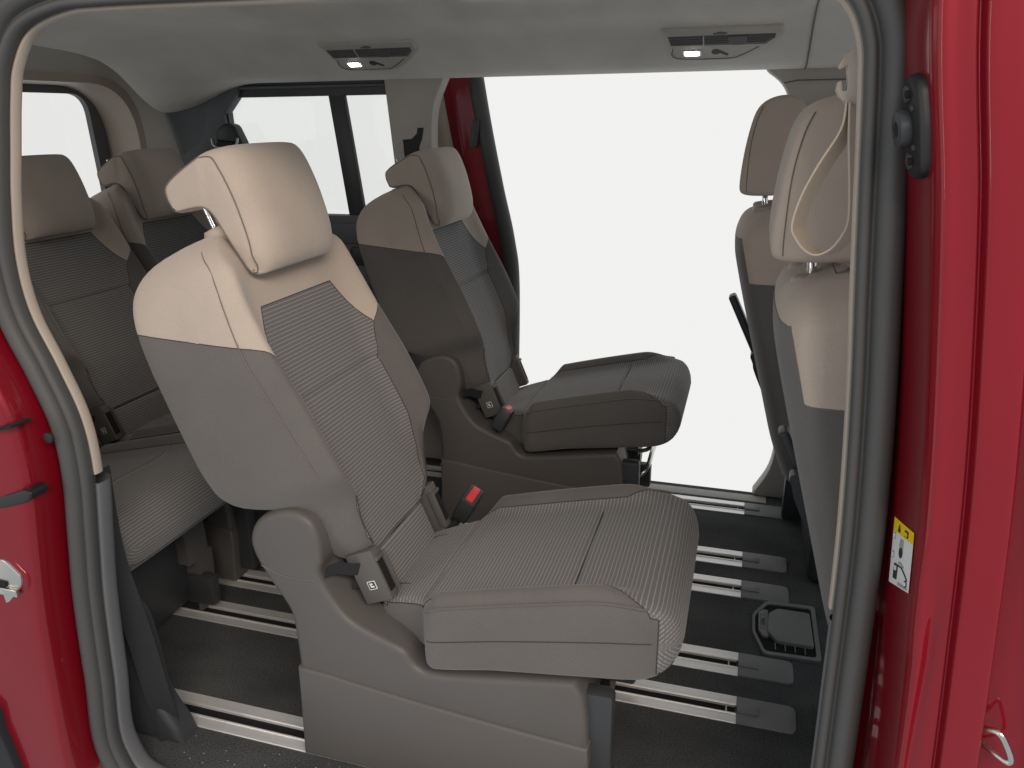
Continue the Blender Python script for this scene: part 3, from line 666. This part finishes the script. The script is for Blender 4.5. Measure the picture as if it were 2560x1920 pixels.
# ------------------------------------------------------------------ cabin seats
AL = R_(22); PV = Vector((-.045, 0, .46)); AX = Vector((-math.sin(AL), 0, math.cos(AL))); NX = Vector((math.cos(AL), 0, math.sin(AL)))
BXF = Matrix(((0, AX.x, NX.x, PV.x), (1, 0, 0, 0), (0, AX.z, NX.z, PV.z), (0, 0, 0, 1)))      # (y, t, n) -> seat space
def ring_from_half(half, m=3):
    """half: control points (a,b) from one centre line to the other, a>=0; mirrored and smoothed"""
    full = half+[(-a, b) for a, b in half[-2:0:-1]]
    return catmull(full, m, True)
def backrest(root):
    W = pchip([(-.085, .118), (-.06, .145), (0, .166), (.04, .170), (.062, .180), (.088, .204), (.11, .211), (.2, .213), (.36, .212), (.42, .208), (.47, .199), (.505, .183), (.53, .158), (.546, .118), (.554, .06)])
    Rr = pchip([(-.085, .04), (0, .03), (.05, .012), (.075, -.015), (.10, -.055), (.135, -.082), (.2, -.090), (.43, -.086), (.49, -.078), (.515, -.066), (.535, -.046), (.548, -.012), (.554, .02)])
    NB = pchip([(-.085, .104), (-.05, .126), (0, .137), (.04, .150), (.075, .166), (.10, .174), (.2, .168), (.28, .157), (.35, .147), (.42, .141), (.47, .138), (.505, .120), (.53, .102), (.546, .085), (.554, .06)])
    NC = pchip([(-.085, .103), (0, .113), (.1, .118), (.228, .112), (.3, .108), (.4, .111), (.47, .113), (.505, .105), (.53, .092), (.546, .078), (.554, .058)])
    WP = pchip([(-.085, .085), (-.05, .118), (0, .142), (.1, .143), (.228, .140), (.3, .150), (.4, .148), (.47, .13), (.505, .112), (.53, .09), (.554, .03)])
    ts = sorted(set([round(t, 4) for t in list(np.arange(-.085, .50, .0105))+list(np.arange(.50, .5545, .006))+list(np.arange(.212, .245, .003))]))+[.554]
    rings = []
    for t in ts:
        w_, r, nb, nc, wp = W(t), Rr(t), NB(t), NC(t), WP(t)
        half = [(0, r), (.55*w_, r), (w_-.014, r+.003), (w_-.002, r+.016), (w_, r+(nb-r)*.40), (w_, nb-.048), (w_-.008, nb-.014), (w_-.022, nb), (wp+.012, nc+.42*(nb-nc)), (wp-.018, nc+.003), (.5*wp, nc), (0, nc-.002)]
        P = ring_from_half(half, 3); ring = []
        g = math.exp(-((t-.228)/.0055)**2)
        for y, n in P:
            if n > .08 and abs(y) < .17: n -= .0075*g*(1-sstep(.13, .16, abs(y)))
            ring.append((y, t, n))
        rings.append(ring)
    bm = loft_bm(rings)
    front = lambda f: f.normal.z > .15 and f.calc_center_median().z > .085
    # beige / graphite border runs round sides and back, then over the bolsters
    tb = lambda n: .432-.447*(n+.064)
    bolster = lambda f: f.normal.z > .35 and f.calc_center_median().z > .085 and abs(f.calc_center_median().x) > .12
    for s in (-1, 1):
        cut(bm, (s*.1, tb(-.12), -.12), (s*.1, tb(.30), .30), (1, 0, 0), lambda f: f.calc_center_median().x*s > 0 and not bolster(f) and not (front(f) and abs(f.calc_center_median().x) < .15))
        cut(bm, (s*.16, .297-.012*1.4, .1), (s*.23, .297+.058*1.4, .1), (0, 0, 1), bolster)
    poly = [(.118, .405), (.172, .297), (.145, .226), (.150, .10), (.150, .02), (.138, -.04), (.106, -.082)]
    full = poly+[(-a, b) for a, b in poly[::-1]]
    for i in range(len(full)):
        (a0, b0), (a1, b1) = full[i], full[(i+1) % len(full)]
        cut(bm, (a0, b0, .1), (a1, b1, .1), (0, 0, 1), front)
    def inside(x, y):
        c = False; n = len(full)
        for i in range(n):
            (x0, y0), (x1, y1) = full[i], full[i-1]
            if (y0 > y) != (y1 > y) and x < (x1-x0)*(y-y0)/(y1-y0)+x0: c = not c
        return c
    def classify(f):
        c = f.calc_center_median()
        if front(f) and inside(c.x, c.y): return 'panel'
        if bolster(f): return 'upper' if c.y > .297+(abs(c.x)-.172)*1.4 else 'lower'
        if c.y > tb(c.z): return 'upper'
        return 'lower'
    ob = zones(bm, classify, BXF, lambda c: (c.x, c.y), {'lower': ('backrest', 'dark', None), 'upper': ('shoulder_cover', 'beige', 'lower'), 'panel': ('centre_panel', 'stripe', 'lower')}, root, ('seam', 'seam', 'lower', .0008))
    br = ob['lower']
    # side seams where front and side covers meet
    SN = pchip([(.085, .142), (.134, .137), (.25, .120), (.355, .108), (.44, .110), (.48, .108), (.50, .098), (.53, .080)])
    def side_y(t, nv):
        ring = min(rings, key=lambda r: abs(r[0][1]-t)); best = None
        for a, b in zip(ring, ring[1:]):
            if a[0] > 0 and b[0] > 0 and (a[2]-nv)*(b[2]-nv) <= 0 and a[2] != b[2]:
                y = a[0]+(b[0]-a[0])*(nv-a[2])/(b[2]-a[2]); best = y if best is None else max(best, y)
        return best
    for s in (-1, 1):
        L = []
        for t in np.arange(.088, .532, .008):
            y = side_y(t, SN(t))
            if y: L.append(Vector((s*(y+.0010), t, SN(t))))
        L = [L[0]]+[(L[k-1]+L[k]+L[k+1])/3 for k in range(1, len(L)-1)]+[L[-1]]
        tube('side_seam', [BXF @ q for q in L], .0009, 'seamb', br, 5)
    # lower back pad between the belt boxes
    V, Fc, UV = [], [], []
    tt = np.linspace(-.185, -.087, 12); yy = np.linspace(-.118, .118, 14)
    for t in tt:
        for y in yy:
            e = max(0, abs(y)-.100)/.018; k = min((t+.185)/.012, (-.087-t)/.008, 1)
            V.append(BXF @ Vector((y, t, .108-.012*e*e-.006*(1-k)))); UV.append((y, t))
    for i in range(11):
        for j in range(13): Fc.append((i*14+j, i*14+j+1, (i+1)*14+j+1, (i+1)*14+j))
    o = mesh('lumbar_pad', V, Fc, 'stripe', root); ul = o.data.uv_layers.new(name='UVMap')
    for lp in o.data.loops: ul.data[lp.index].uv = UV[lp.vertex_index]
    box('back_frame', (-.10, -.20, -.03), (.10, .06, .08), 'plastic2', root, .006, mw=BXF)
    return br
def headrest(root):
    O = [(.028, .628), (.034, .648), (.055, .658), (.095, .665), (.145, .670), (.174, .663), (.187, .638), (.190, .590), (.187, .545), (.180, .500), (.166, .468), (.150, .454)]
    I = [(.030, .606), (.040, .600), (.058, .597), (.078, .593), (.092, .588), (.100, .579), (.105, .562), (.109, .535), (.113, .510), (.117, .488), (.122, .468), (.134, .455)]
    Oc, Ic = catmull(O, 3), catmull(I, 3); K = len(Oc); P = Oc+Ic[::-1]; n = len(P); HW = .124
    T = [P[(i+1) % n]-P[i-1] for i in range(n)]; NRM = [np.array([-t[1], t[0]])/np.linalg.norm(t) for t in T]
    area_ = sum(P[i][0]*P[(i+1) % n][1]-P[(i+1) % n][0]*P[i][1] for i in range(n))
    if area_ < 0: NRM = [-q for q in NRM]                                                       # pointing inward
    rings = []; st = []
    for k in range(7): th = k/6*math.pi/2; st.append((-(HW-.016)-.016*math.cos(th), .011*(1-math.sin(th))))
    st += [(y, 0) for y in np.linspace(-(HW-.03), HW-.03, 9)]
    for k in range(7): th = (6-k)/6*math.pi/2; st.append(((HW-.016)+.016*math.cos(th), .011*(1-math.sin(th))))
    for y, ins in st:
        ring = []
        for p, q in zip(P, NRM):
            fr = sstep(.12, .165, p[0])
            pinch = 1-.07*sstep(.49, .452, p[1])*fr-.02*sstep(.635, .668, p[1])*sstep(.13, .17, p[0])-.03*(1-sstep(.03, .11, p[0]))
            a = p+q*ins*(.75 if fr < .2 else 1.15); yy = y*pinch
            nn = a[0]+fr*(.007-.5*yy*yy-15*max(0, abs(yy)-.080)**2)
            ring.append((yy, a[1], nn))
        rings.append(ring)
    bm = loft_bm(rings, cap=False)
    bm.verts.ensure_lookup_table()
    for r0 in (0, (len(rings)-1)*n):
        for k in range(K-1): bm.faces.new([bm.verts[r0+i] for i in (k, k+1, n-2-k, n-1-k)])
    bmesh.ops.recalc_face_normals(bm, faces=bm.faces); bm.transform(BXF)
    h = bmobj('headrest', bm, 'beige', root, smooth=True)
    sp = []
    for ri in (2, len(rings)-3):
        r = rings[ri]; cy = 1 if ri > 5 else -1
        L = [BXF @ (Vector(p)+Vector((cy*.0010, 0, 0))) for p in r]; sp.append(L+[L[0]])
    for L in sp: tube('piping', L, .0012, 'seamb', h, 5)
    out = [h]
    for s in (-1, 1):
        out.append(tube('headrest_post', [BXF @ Vector((s*.096, t, .079)) for t in (.50, .56, .60, .625)], .0062, 'chrome', root, 12))
    col_ = []
    for s in (-1, 1):
        o = mesh('post_collar', *tube_geo([BXF @ Vector((s*.096, t, .079)) for t in (.530, .549, .556, .558)], [.027, .0275, .024, .008], 20, flat=.62), 'trim', root); col_.append(o)
    return out, col_
def cushion(root):
    X0 = .70
    ZT = pchip([(-.61, .335), (-.59, .345), (-.5, .372), (-.4, .398), (-.3, .422), (-.2, .444), (-.14, .455), (-.11, .458), (-.085, .4555), (-.066, .444), (-.055, .428), (-.049, .41), (-.047, .395)])
    ZB = pchip([(-.61, .30), (-.59, .262), (-.5, .257), (-.35, .283), (-.2, .304), (-.11, .317), (-.085, .326), (-.066, .340), (-.055, .356), (-.049, .375), (-.047, .390)])
    W = pchip([(-.61, .10), (-.60, .122), (-.55, .140), (-.505, .156), (-.492, .180), (-.482, .203), (-.465, .211), (-.3, .213), (-.12, .211), (-.085, .205), (-.066, .196), (-.055, .186), (-.049, .174), (-.047, .165)])
    xs = sorted(set([round(x, 4) for x in list(np.arange(-.61, -.12, .011))+list(np.arange(-.51, -.46, .004))+list(np.arange(-.12, -.0475, .005))+list(np.arange(-.246, -.222, .003))]))+[-.047]
    rings = []
    for x in xs:
        w_, zt, zb = W(x), ZT(x), ZB(x); rz = .030*sstep(-.495, -.455, x)*(1-sstep(-.20, -.085, x)); sc_ = min(1, (zt-zb)/.09)
        half = [(0, zb), (.6*w_, zb), (w_-.018, zb+.003*sc_), (w_-.002, zb+.020*sc_), (w_, zb+.45*(zt-zb)), (w_, zt-.022*sc_), (w_-.005, zt-.004*sc_+.45*rz), (w_-.022, zt+rz), (w_-.042, zt+.72*rz), (max(w_-.066, .66*w_), zt+.08*rz), (.42*w_, zt), (0, zt+.002)]
        P = ring_from_half(half, 3)
        g = math.exp(-((x+.234)/.0045)**2)+.8*math.exp(-((x+.499)/.004)**2)
        rings.append([(x+X0, y, z-(.0065*g*(1-sstep(.14, .17, abs(y))) if z > (zt+zb)/2+.02 else 0)) for y, z in P])
    bm = loft_bm(rings)
    topf = lambda f: f.normal.z > .12
    edge = [(.163, -.50), (.163, -.19), (.214, -.085)]
    for s in (-1, 1):
        for (a0, b0), (a1, b1) in zip(edge[:-1], edge[1:]):
            cut(bm, (b0+X0, s*a0, .4), (b1+X0, s*a1, .4), (0, 0, 1), topf)
        cut(bm, (-.085+X0, s*.3, .40), (-.085+X0, s*.1, .40), (0, 0, 1), lambda f: f.normal.z <= .12 and abs(f.normal.y) > .3)
        cut(bm, (-.497+X0, s*.3, .4), (-.497+X0, s*.1, .4), (0, 0, 1), lambda f: True)
    def classify(f):
        c = f.calc_center_median(); x = c.x-X0; ay = abs(c.y)
        if x < -.497: return 'panel' if f.normal.z > .12 else 'side'
        if x > -.085: return 'panel' if (f.normal.z > -.5) else 'side'
        if f.normal.z > .12:
            lim = .163 if x < -.19 else .163+(x+.19)/(.105)*.051
            return 'panel' if ay < lim else 'side'
        return 'side'
    def uvf(c):
        x = c.x-X0
        if x < -.12: return (c.y, x+.70)
        zm = .393; up_ = c.z > zm
        s_ = -.12+.8*((x+.12)+max(0, ZT(-.12)-c.z)) if up_ else -.12+.8*(.073+ZT(-.12)-zm)+.8*((-.047-x)+zm-c.z)
        return (c.y, s_+.70)
    ob = zones(bm, classify, Matrix(), uvf, {'side': ('cushion', 'dark', None), 'panel': ('centre_panel', 'stripe', 'side')}, root, ('seam', 'seam', 'side', .0010), .001)
    for s in (-1, 1):
        L = [Vector((x+X0, s*(W(x)+.0006), ZB(x)+(ZT(x)-ZB(x))*.60-.004)) for x in np.arange(-.475, -.085, .01)]
        tube('side_seam', L, .0010, 'seam', ob['side'], 5)
        L = [Vector((x+X0, s*(W(x)-.003), ZT(x)+.4*.030*sstep(-.495, -.455, x)*(1-sstep(-.20, -.085, x))-.001)) for x in np.arange(-.475, -.1, .01)]
        tube('piping', L, .0022, 'dark', ob['side'], 6)
    for x, mt in ((-.234, 'seam'), (-.499, 'seamb')):
        L = [Vector((x+X0, y, ZT(x)-.0050)) for y in np.linspace(-.150, .150, 24)]
        tube('cross_seam', L, .0011, mt, ob['side'], 5)
    return ob['side']
def seat_base(root):
    X0 = .70
    sh = [(-.751, .004), (-.745, .12), (-.745, .209), (-.749, .309), (-.762, .345), (-.788, .385), (-.812, .43), (-.818, .468), (-.800, .505), (-.765, .527), (-.725, .535), (-.692, .52), (-.677, .485), (-.677, .440), (-.684, .413), (-.667, .375), (-.634, .332), (-.585, .308), (-.531, .288), (-.515, .268), (-.498, .252), (-.45, .250), (-.218, .288), (-.200, .25), (-.192, .175), (-.196, .10), (-.20, .004)]
    topc = catmull(sh[2:23], 3)
    up_ = [np.array((-.746, .195))]+topc+[np.array(p) for p in ((-.203, .26), (-.196, .21), (-.194, .150))]
    crease = catmull([(-.7455, .209), (-.690, .206), (-.638, .199), (-.53, .187), (-.427, .177), (-.307, .167), (-.192, .160)], 3)
    lowp = [np.array((-.7525, .004)), np.array((-.748, .12))]+crease+[np.array(p) for p in ((-.191, .12), (-.197, .05), (-.20, .004))]
    for s in (-1, 1):
        fr = ((X0, 0, 0), (1, 0, 0), (0, 0, 1), (0, s, 0))
        o = plate('side_cover', up_, fr, .116, .198, 'plastic', root, .012, 4)
        plate('side_skirt', lowp, fr, .145, .2035, 'plastic', o, .006, 3)
        cx, cz = -.7455+X0, .456
        tube('cover_joint', catmull([(-.800+X0, s*.1978, .417), (-.77+X0, s*.1984, .405), (-.73+X0, s*.1984, .400), (-.690+X0, s*.1978, .402)], 4), .0012, 'trimdark', o, 5)
        tube('recliner_drum', [(cx, s*.120, cz), (cx, s*.100, cz)], .064, 'plastic2', o, 28)
        # belt box beside the lower back
        bb = box('belt_box', (s*.122 if s > 0 else -.150, -.165, .07), (.150 if s > 0 else -.122, -.062, .128), 'plastic', root, .004, mw=BXF)
        box('box_opening', (s*.127 if s > 0 else -.145, -.150, .127), (.145 if s > 0 else -.127, -.085, .1290), 'void', bb, 0, mw=BXF)
        box('anchor_rim', (s*.124 if s > 0 else -.148, -.086, .124), (.148 if s > 0 else -.124, -.078, .133), 'plastic', bb, .002, mw=BXF)
        box('anchor_rim', (.119*s-.003, -.158, .118), (.119*s+.003, -.078, .133), 'plastic', bb, .0015, mw=BXF)
    fm = box('base_frame', (-.70+X0, -.145, .035), (-.225+X0, .145, .262), 'plastic2', root, .01)
    for s in (-1, 1):
        box('rail_foot', (-.68+X0, s*.156-.018, .006), (-.21+X0, s*.156+.018, .045), 'void', root, .004)
        box('glide', (-.235+X0, s*.156-.022, .03), (-.155+X0, s*.156+.012, .11 if s > 0 else .255), 'plastic2', root, .008)
def strap_and_buckle(root, strap_side, buckle_side):
    s = strap_side
    P = catmull([(.030, s*.192, .420), (.045, s*.178, .423), (.062, s*.160, .412), (.074, s*.146, .405), (.078, s*.140, .388), (.070, s*.138, .376), (.056, s*.145, .372)], 4)
    ribbon('release_strap', P, [Vector((.004, 0, .0125)) for _ in P], .0018, 'web', root)
    # anchor mark: white rounded outline with a small seat figure
    o = BXF @ Vector((s*.1502, -.128, .100)); fr = (o, NX, AX, (0, s, 0))
    am = plate('anchor_mark', rounded([(-.0085, -.0085), (.0085, -.0085), (.0085, .0085), (-.0085, .0085)], .002), fr, -.001, .0006, 'white', root, 0)
    plate('mark_field', rounded([(-.007, -.007), (.007, -.007), (.007, .007), (-.007, .007)], .0015), fr, 0, .0010, 'plastic2', am, 0)
    plate('mark_figure', [(-.004, .005), (-.0015, .005), (-.0005, -.001), (.0045, -.001), (.0045, -.004), (-.003, -.004)], fr, 0, .0014, 'white', am, 0)
    plate('mark_dot', [(.001+.0018*math.cos(k), .0028+.0018*math.sin(k)) for k in np.linspace(0, 5.5, 8)], fr, 0, .0014, 'white', am, 0)
    s2 = buckle_side
    mw = Matrix.Translation((.158, s2*.212, .385)) @ Matrix.Rotation(R_(28), 4, 'Y') @ Matrix.Rotation(R_(12)*s2, 4, 'X')
    b = box('buckle', (-.018, -.030, -.055), (.018, .030, .012), 'plastic2', root, .006, mw=mw)
    box('button', (-.009, -.024, .008), (.009, .024, .0155), 'button', b, .003, mw=mw)
    tube('buckle_stalk', [mw @ Vector((0, 0, -.05)), mw @ Vector((-.01, 0, -.10)), mw @ Vector((-.02, -.05*s2, -.15))], .012, 'plastic2', root, 8)
def make_seat():
    root = empty('cabin_seat', (-.70, 1.2517, 0))
    backrest(root); headrest(root); cushion(root); seat_base(root); strap_and_buckle(root, -1, 1)
    return root
def lower_headrest(root, d):
    for ch in root.children:
        if ch.name.split('.')[0] == 'headrest': ch.location = -AX*d
def tilt_back(root, ang):
    Rm = Matrix.Translation(PV) @ Matrix.Rotation(ang, 4, 'Y') @ Matrix.Translation(-PV)
    for ch in root.children:
        if ch.name.split('.')[0] in ('backrest', 'headrest', 'headrest_post', 'post_collar'): ch.matrix_local = Rm @ ch.matrix_local
seat = make_seat()
G = 'cabin seats behind the front row'
tag(seat, 'grey and beige single seat nearest the open doorway with raised headrest', 'seat', G)
far = copy_tree(seat); far.location = (-.790, 2.205, 0); tag(far, 'grey and beige single seat before the far open doorway with red buckle', 'seat', G)
lower_headrest(far, .048); 
for ch in list(far.children):
    if ch.name.split('.')[0] == 'buckle': ch.scale.y = -1; ch.location = (.0, .03, -.01)
    elif ch.name.split('.')[0] == 'buckle_stalk': bpy.data.objects.remove(ch)
bpy.context.view_layer.update(); tilt_back(far, R_(2.5))
for (x, y, lab) in ((-1.75, 1.2517, 'rear row seat nearest the doorway with only its cushion in view'), (-1.75, 1.735, 'rear row seat with headrest against the tailgate window'), (-1.75, 2.185, 'rear row seat in the far back corner behind the raised headrest')):
    t = copy_tree(seat); t.location = (x, y, 0); tag(t, lab, 'seat', G); lower_headrest(t, .048)

# ------------------------------------------------------------------ front seats, seen from behind
FA = R_(15); FP = Vector((.185, 0, .42)); FAX = Vector((-math.sin(FA), 0, math.cos(FA))); FNX = Vector((math.cos(FA), 0, math.sin(FA)))
FXF = Matrix(((0, FAX.x, FNX.x, FP.x), (1, 0, 0, 0), (0, FAX.z, FNX.z, FP.z), (0, 0, 0, 1)))
def front_seat():
    root = empty('front_seat', (0, 1.30, 0))
    W = pchip([(-.14, .20), (-.05, .225), (.1, .236), (.3, .240), (.46, .238), (.52, .228), (.55, .210), (.568, .180), (.576, .15), (.58, .11)])
    RN = pchip([(-.14, .01), (0, .0), (.3, .0), (.46, .002), (.52, .010), (.55, .022), (.568, .036), (.576, .05), (.58, .07)])
    FN = pchip([(-.14, .18), (.1, .215), (.4, .195), (.5, .175), (.55, .15), (.568, .135), (.576, .12), (.58, .10)])
    rings = []
    for t in list(np.arange(-.14, .52, .02))+list(np.arange(.52, .5801, .006)):
        w_, r, f_ = W(t), RN(t), FN(t)
        half = [(0, r-.022), (.55*w_, r-.018), (w_-.045, r-.008), (w_-.016, r+.004), (w_-.003, r+.016), (w_, r+.04), (w_, (r+f_)/2+.02), (w_-.008, f_-.02), (w_-.04, f_), (0, f_-.02)]
        rings.append([(y, t if t < .4 else .4+(t-.4)*.78, n) for y, n in ring_from_half(half, 3)])
    bm = loft_bm(rings)
    side = lambda f: f.calc_center_median().z > .002 and abs(f.calc_center_median().x) > .10
    zb = lambda n: .3986-.268*n
    for s in (-1, 1):
        cut(bm, (s*.2, zb(-.05), -.05), (s*.2, zb(.3), .3), (1, 0, 0), lambda f: f.calc_center_median().x*s > 0 and side(f))
        cut(bm, (s*.2, .30, .008), (s*.2, .54, .008), (1, 0, 0), lambda f: f.calc_center_median().x*s > .1)
    def classify(f):
        c = f.calc_center_median()
        if c.y > .500: return 'upper'
        if c.z > .008 and abs(c.x) > .10 and c.y > zb(c.z): return 'upper'
        return 'lower'
    ob = zones(bm, classify, FXF, lambda c: (c.x, c.y), {'lower': ('backrest', 'dark', None), 'upper': ('side_panel', 'beige', 'lower')}, root, ('seam', 'seamb', 'lower', .0009))
    hp = catmull([(.033, .989), (.030, 1.012), (.033, 1.06), (.038, 1.10), (.045, 1.138), (.055, 1.172), (.072, 1.193), (.100, 1.205), (.132, 1.206), (.156, 1.192), (.166, 1.155), (.168, 1.06), (.162, 1.005), (.146, .986), (.12, .982), (.085, .980), (.050, .981)], 3, True)
    h = plate('headrest', hp, ((0, 0, 0), (1, 0, 0), (0, 0, 1), (0, -1, 0)), -.128, .128, 'beige', root, .014, 4, both=True)
    for s in (-1, 1):
        tube('piping', catmull([(.047, s*.1275, .99), (.046, s*.1283, 1.021), (.049, s*.1283, 1.10), (.059, s*.1283, 1.155), (.070, s*.1275, 1.183)], 4), .0010, 'seamb', h, 5)
        tube('headrest_post', [(.100, s*.055, .90), (.093, s*.055, .96), (.090, s*.055, 1.0)], .0068, 'chrome', root, 12)
        c = Vector((.098, s*.055, .944)); d = Vector((-.12, 0, .99))
        mesh('post_collar', *tube_geo([c-d*.016, c+d*.004, c+d*.008, c+d*.0095], [.033, .033, .029, .010], 20, flat=.75, upv=(1, 0, 0)), 'trim', root)
    box('cushion', (.24, -.235, .26), (.74, .235, .41), 'dark', root, .04, 4)
    box('seat_pedestal', (.30, -.19, .004), (.70, .19, .27), 'plastic2', root, .02, 3)
    sh = catmull([(.125, .525), (.121, .489), (.129, .461), (.155, .404), (.171, .373), (.192, .346), (.215, .324), (.30, .28), (.42, .28), (.42, .50), (.28, .54)], 4, True)
    for s in (1,):
        o = plate('side_shield', sh, ((0, s*.18, 0), (1, 0, 0), (0, 0, 1), (0, s, 0)), -.01, .025, 'plastic2', root, .008, 3)
        disc('pivot_cap', ((0, s*.205, 0), (1, 0, 0), (0, 0, 1), (0, s, 0)), (.165, .480), .034, -.004, .006, 'trimdark', o)
    box('rail_foot', (.245, .165, .004), (.32, .195, .15), 'plastic2', root, .008)
    mw = Matrix.Translation((.107, .23, .552)) @ Matrix.Rotation(R_(-26), 4, 'Y')
    box('arm_rest', (-.010, -.025, -.142), (.012, .025, .142), 'plastic2', root, .007, 3, mw=mw)
    return root
fs = front_seat(); tag(fs, 'beige and grey front seat beside the near door pillar, strap loop before its headrest', 'seat', 'front seats')
f2 = copy_tree(fs); f2.location = (-.082, 2.126, 0); tag(f2, 'front seat beyond, with dark shaded headrest against the white backdrop', 'seat', 'front seats')

for ch in f2.children:
    k = ch.name.split('.')[0]
    if k in ('headrest', 'post_collar', 'headrest_post'): ch.location = (.018, 0, .016)
for ch in fs.children:
    if ch.name.split('.')[0] == 'arm_rest': ch.location = (.048, 0, -.088)

# ------------------------------------------------------------------ belts and belt guides
gp = [(.118, 1.2508), (.0997, 1.2509), (.0914, 1.2483), (.083, 1.24), (.0787, 1.231), (.0812, 1.2265), (.0872, 1.2305), (.0895, 1.2200), (.0895, 1.2045), (.0852, 1.2040), (.0838, 1.2145), (.0800, 1.2145), (.0790, 1.2051), (.0828, 1.1976), (.091, 1.1908), (.0964, 1.1888), (.118, 1.1901)]
bg_ = empty('belt_guide', (.1, 1.0, 1.2), 'beige hooked belt guide with a hanging strap loop on the near pillar', 'belt guide')
o = plate('hook', rounded(gp, .0016, 3), XZ(.992), -.022, .0, 'trim', bg_, .0010, 2); o.location = -bg_.location
lp2 = [(.0984, 1.1899), (.0959, 1.1614), (.0763, 1.1228), (.0616, 1.0876), (.0547, 1.0547), (.0602, 1.0399), (.0711, 1.0268), (.0844, 1.0209), (.0993, 1.0278), (.1099, 1.0431), (.1152, 1.0628), (.1114, 1.1043), (.1053, 1.1507), (.1016, 1.1899)]
PL = catmull([(x, 1.005, z) for x, z in lp2], 5)
o = ribbon('strap', PL, [Vector((.0085, .019, -.002)) for _ in PL], .0022, 'webbeige', bg_); o.location = -bg_.location

sb = empty('seat_belt', (-1.05, 1.0, 0), 'black seat belt hanging beside the rear door pillar', 'seat belt')
PL = catmull([(-1.064, 1.0, .60), (-1.072, 1.0, .50), (-1.074, 1.0, .41), (-1.064, 1.0, .33), (-1.052, 1.003, .22), (-1.042, 1.005, .12), (-1.034, 1.01, .03), (-1.03, 1.01, .004)], 5)
o = ribbon('webbing', PL, [Vector((.006+.014*min(1, i/18), .012, .002)) for i in range(len(PL))], .002, 'web', sb); o.location = -sb.location

cg = empty('belt_guide', (-1.05, 2.42, 1.1), 'black belt outlet set in the grey far pillar', 'belt guide')
o = plate('recess', rounded([(-1.1165, 1.1558), (-1.004, 1.1549), (-1.001, 1.1124), (-1.0181, 1.0761), (-1.1164, 1.076)], .012), XZ(2.425), -.01, .0025, 'trimgrey', cg, .003, 2); o.location = -cg.location
o = plate('slot', [(-1.0396, 1.153), (-1.0193, 1.1528), (-1.026, 1.1215), (-1.0376, 1.0943), (-1.037, 1.0), (-1.0862, 1.0), (-1.0913, 1.1035), (-1.093, 1.1172), (-1.0619, 1.1193), (-1.0431, 1.135)], XZ(2.4225), -.004, .003, 'web', cg, .001, 1); o.location = -cg.location
dg = empty('belt_guide', (-1.73, 2.42, 1.1), 'black belt guide with webbing beside the rear side window', 'belt guide')
o = plate('housing', rounded([(-1.7668, 1.1583), (-1.7352, 1.1744), (-1.7038, 1.1664), (-1.6757, 1.1046), (-1.6928, 1.096), (-1.7825, 1.1107)], .012), XZ(2.435), -.005, .04, 'plastic2', dg, .012, 3); o.location = -dg.location
o = tube('ring', catmull([(-1.785, 2.385, 1.125), (-1.775, 2.38, 1.100), (-1.735, 2.378, 1.092), (-1.69, 2.38, 1.102), (-1.683, 2.385, 1.125)], 5), .004, 'steel', dg, 8); o.location = -dg.location
PL = [Vector((-1.735, 2.382, 1.11)), Vector((-1.735, 2.39, 1.05)), Vector((-1.735, 2.41, .9)), Vector((-1.735, 2.425, .6))]
o = ribbon('webbing', PL, Vector((.032, 0, 0)), .002, 'web', dg); o.location = -dg.location
# pull bar under the far seat cushion
for t, sgn in ((far, -1),):
    hb = tube('pull_bar', catmull([(.44, -.10, .18), (.52, -.10, .175), (.555, -.09, .20), (.56, .0, .215), (.555, .09, .20), (.52, .10, .175), (.44, .10, .18)], 4), .007, 'steel', t, 8)

# ------------------------------------------------------------------ grit on the near edge of the floor
Vg, Fg = [], []
for k in range(70):
    x, y, r = random.uniform(-1.0, -.2), random.uniform(.965, 1.045), random.uniform(.0006, .0019)
    b = len(Vg); a = random.uniform(0, 6)
    Vg += [(x+r*math.cos(a), y+r*math.sin(a), .0005), (x+r*math.cos(a+2.1), y+r*math.sin(a+2.1), .0005), (x+r*math.cos(a+4.2), y+r*math.sin(a+4.2), .0005), (x, y, .0005+r)]
    Fg += [(b, b+1, b+3), (b+1, b+2, b+3), (b+2, b, b+3), (b, b+2, b+1)]
tag(mesh('grit', Vg, Fg, mat('pale_grit', (.42, .40, .37), .9), None, False), 'pale grit scattered on the carpet near the door sill', 'grit', None, 'stuff')
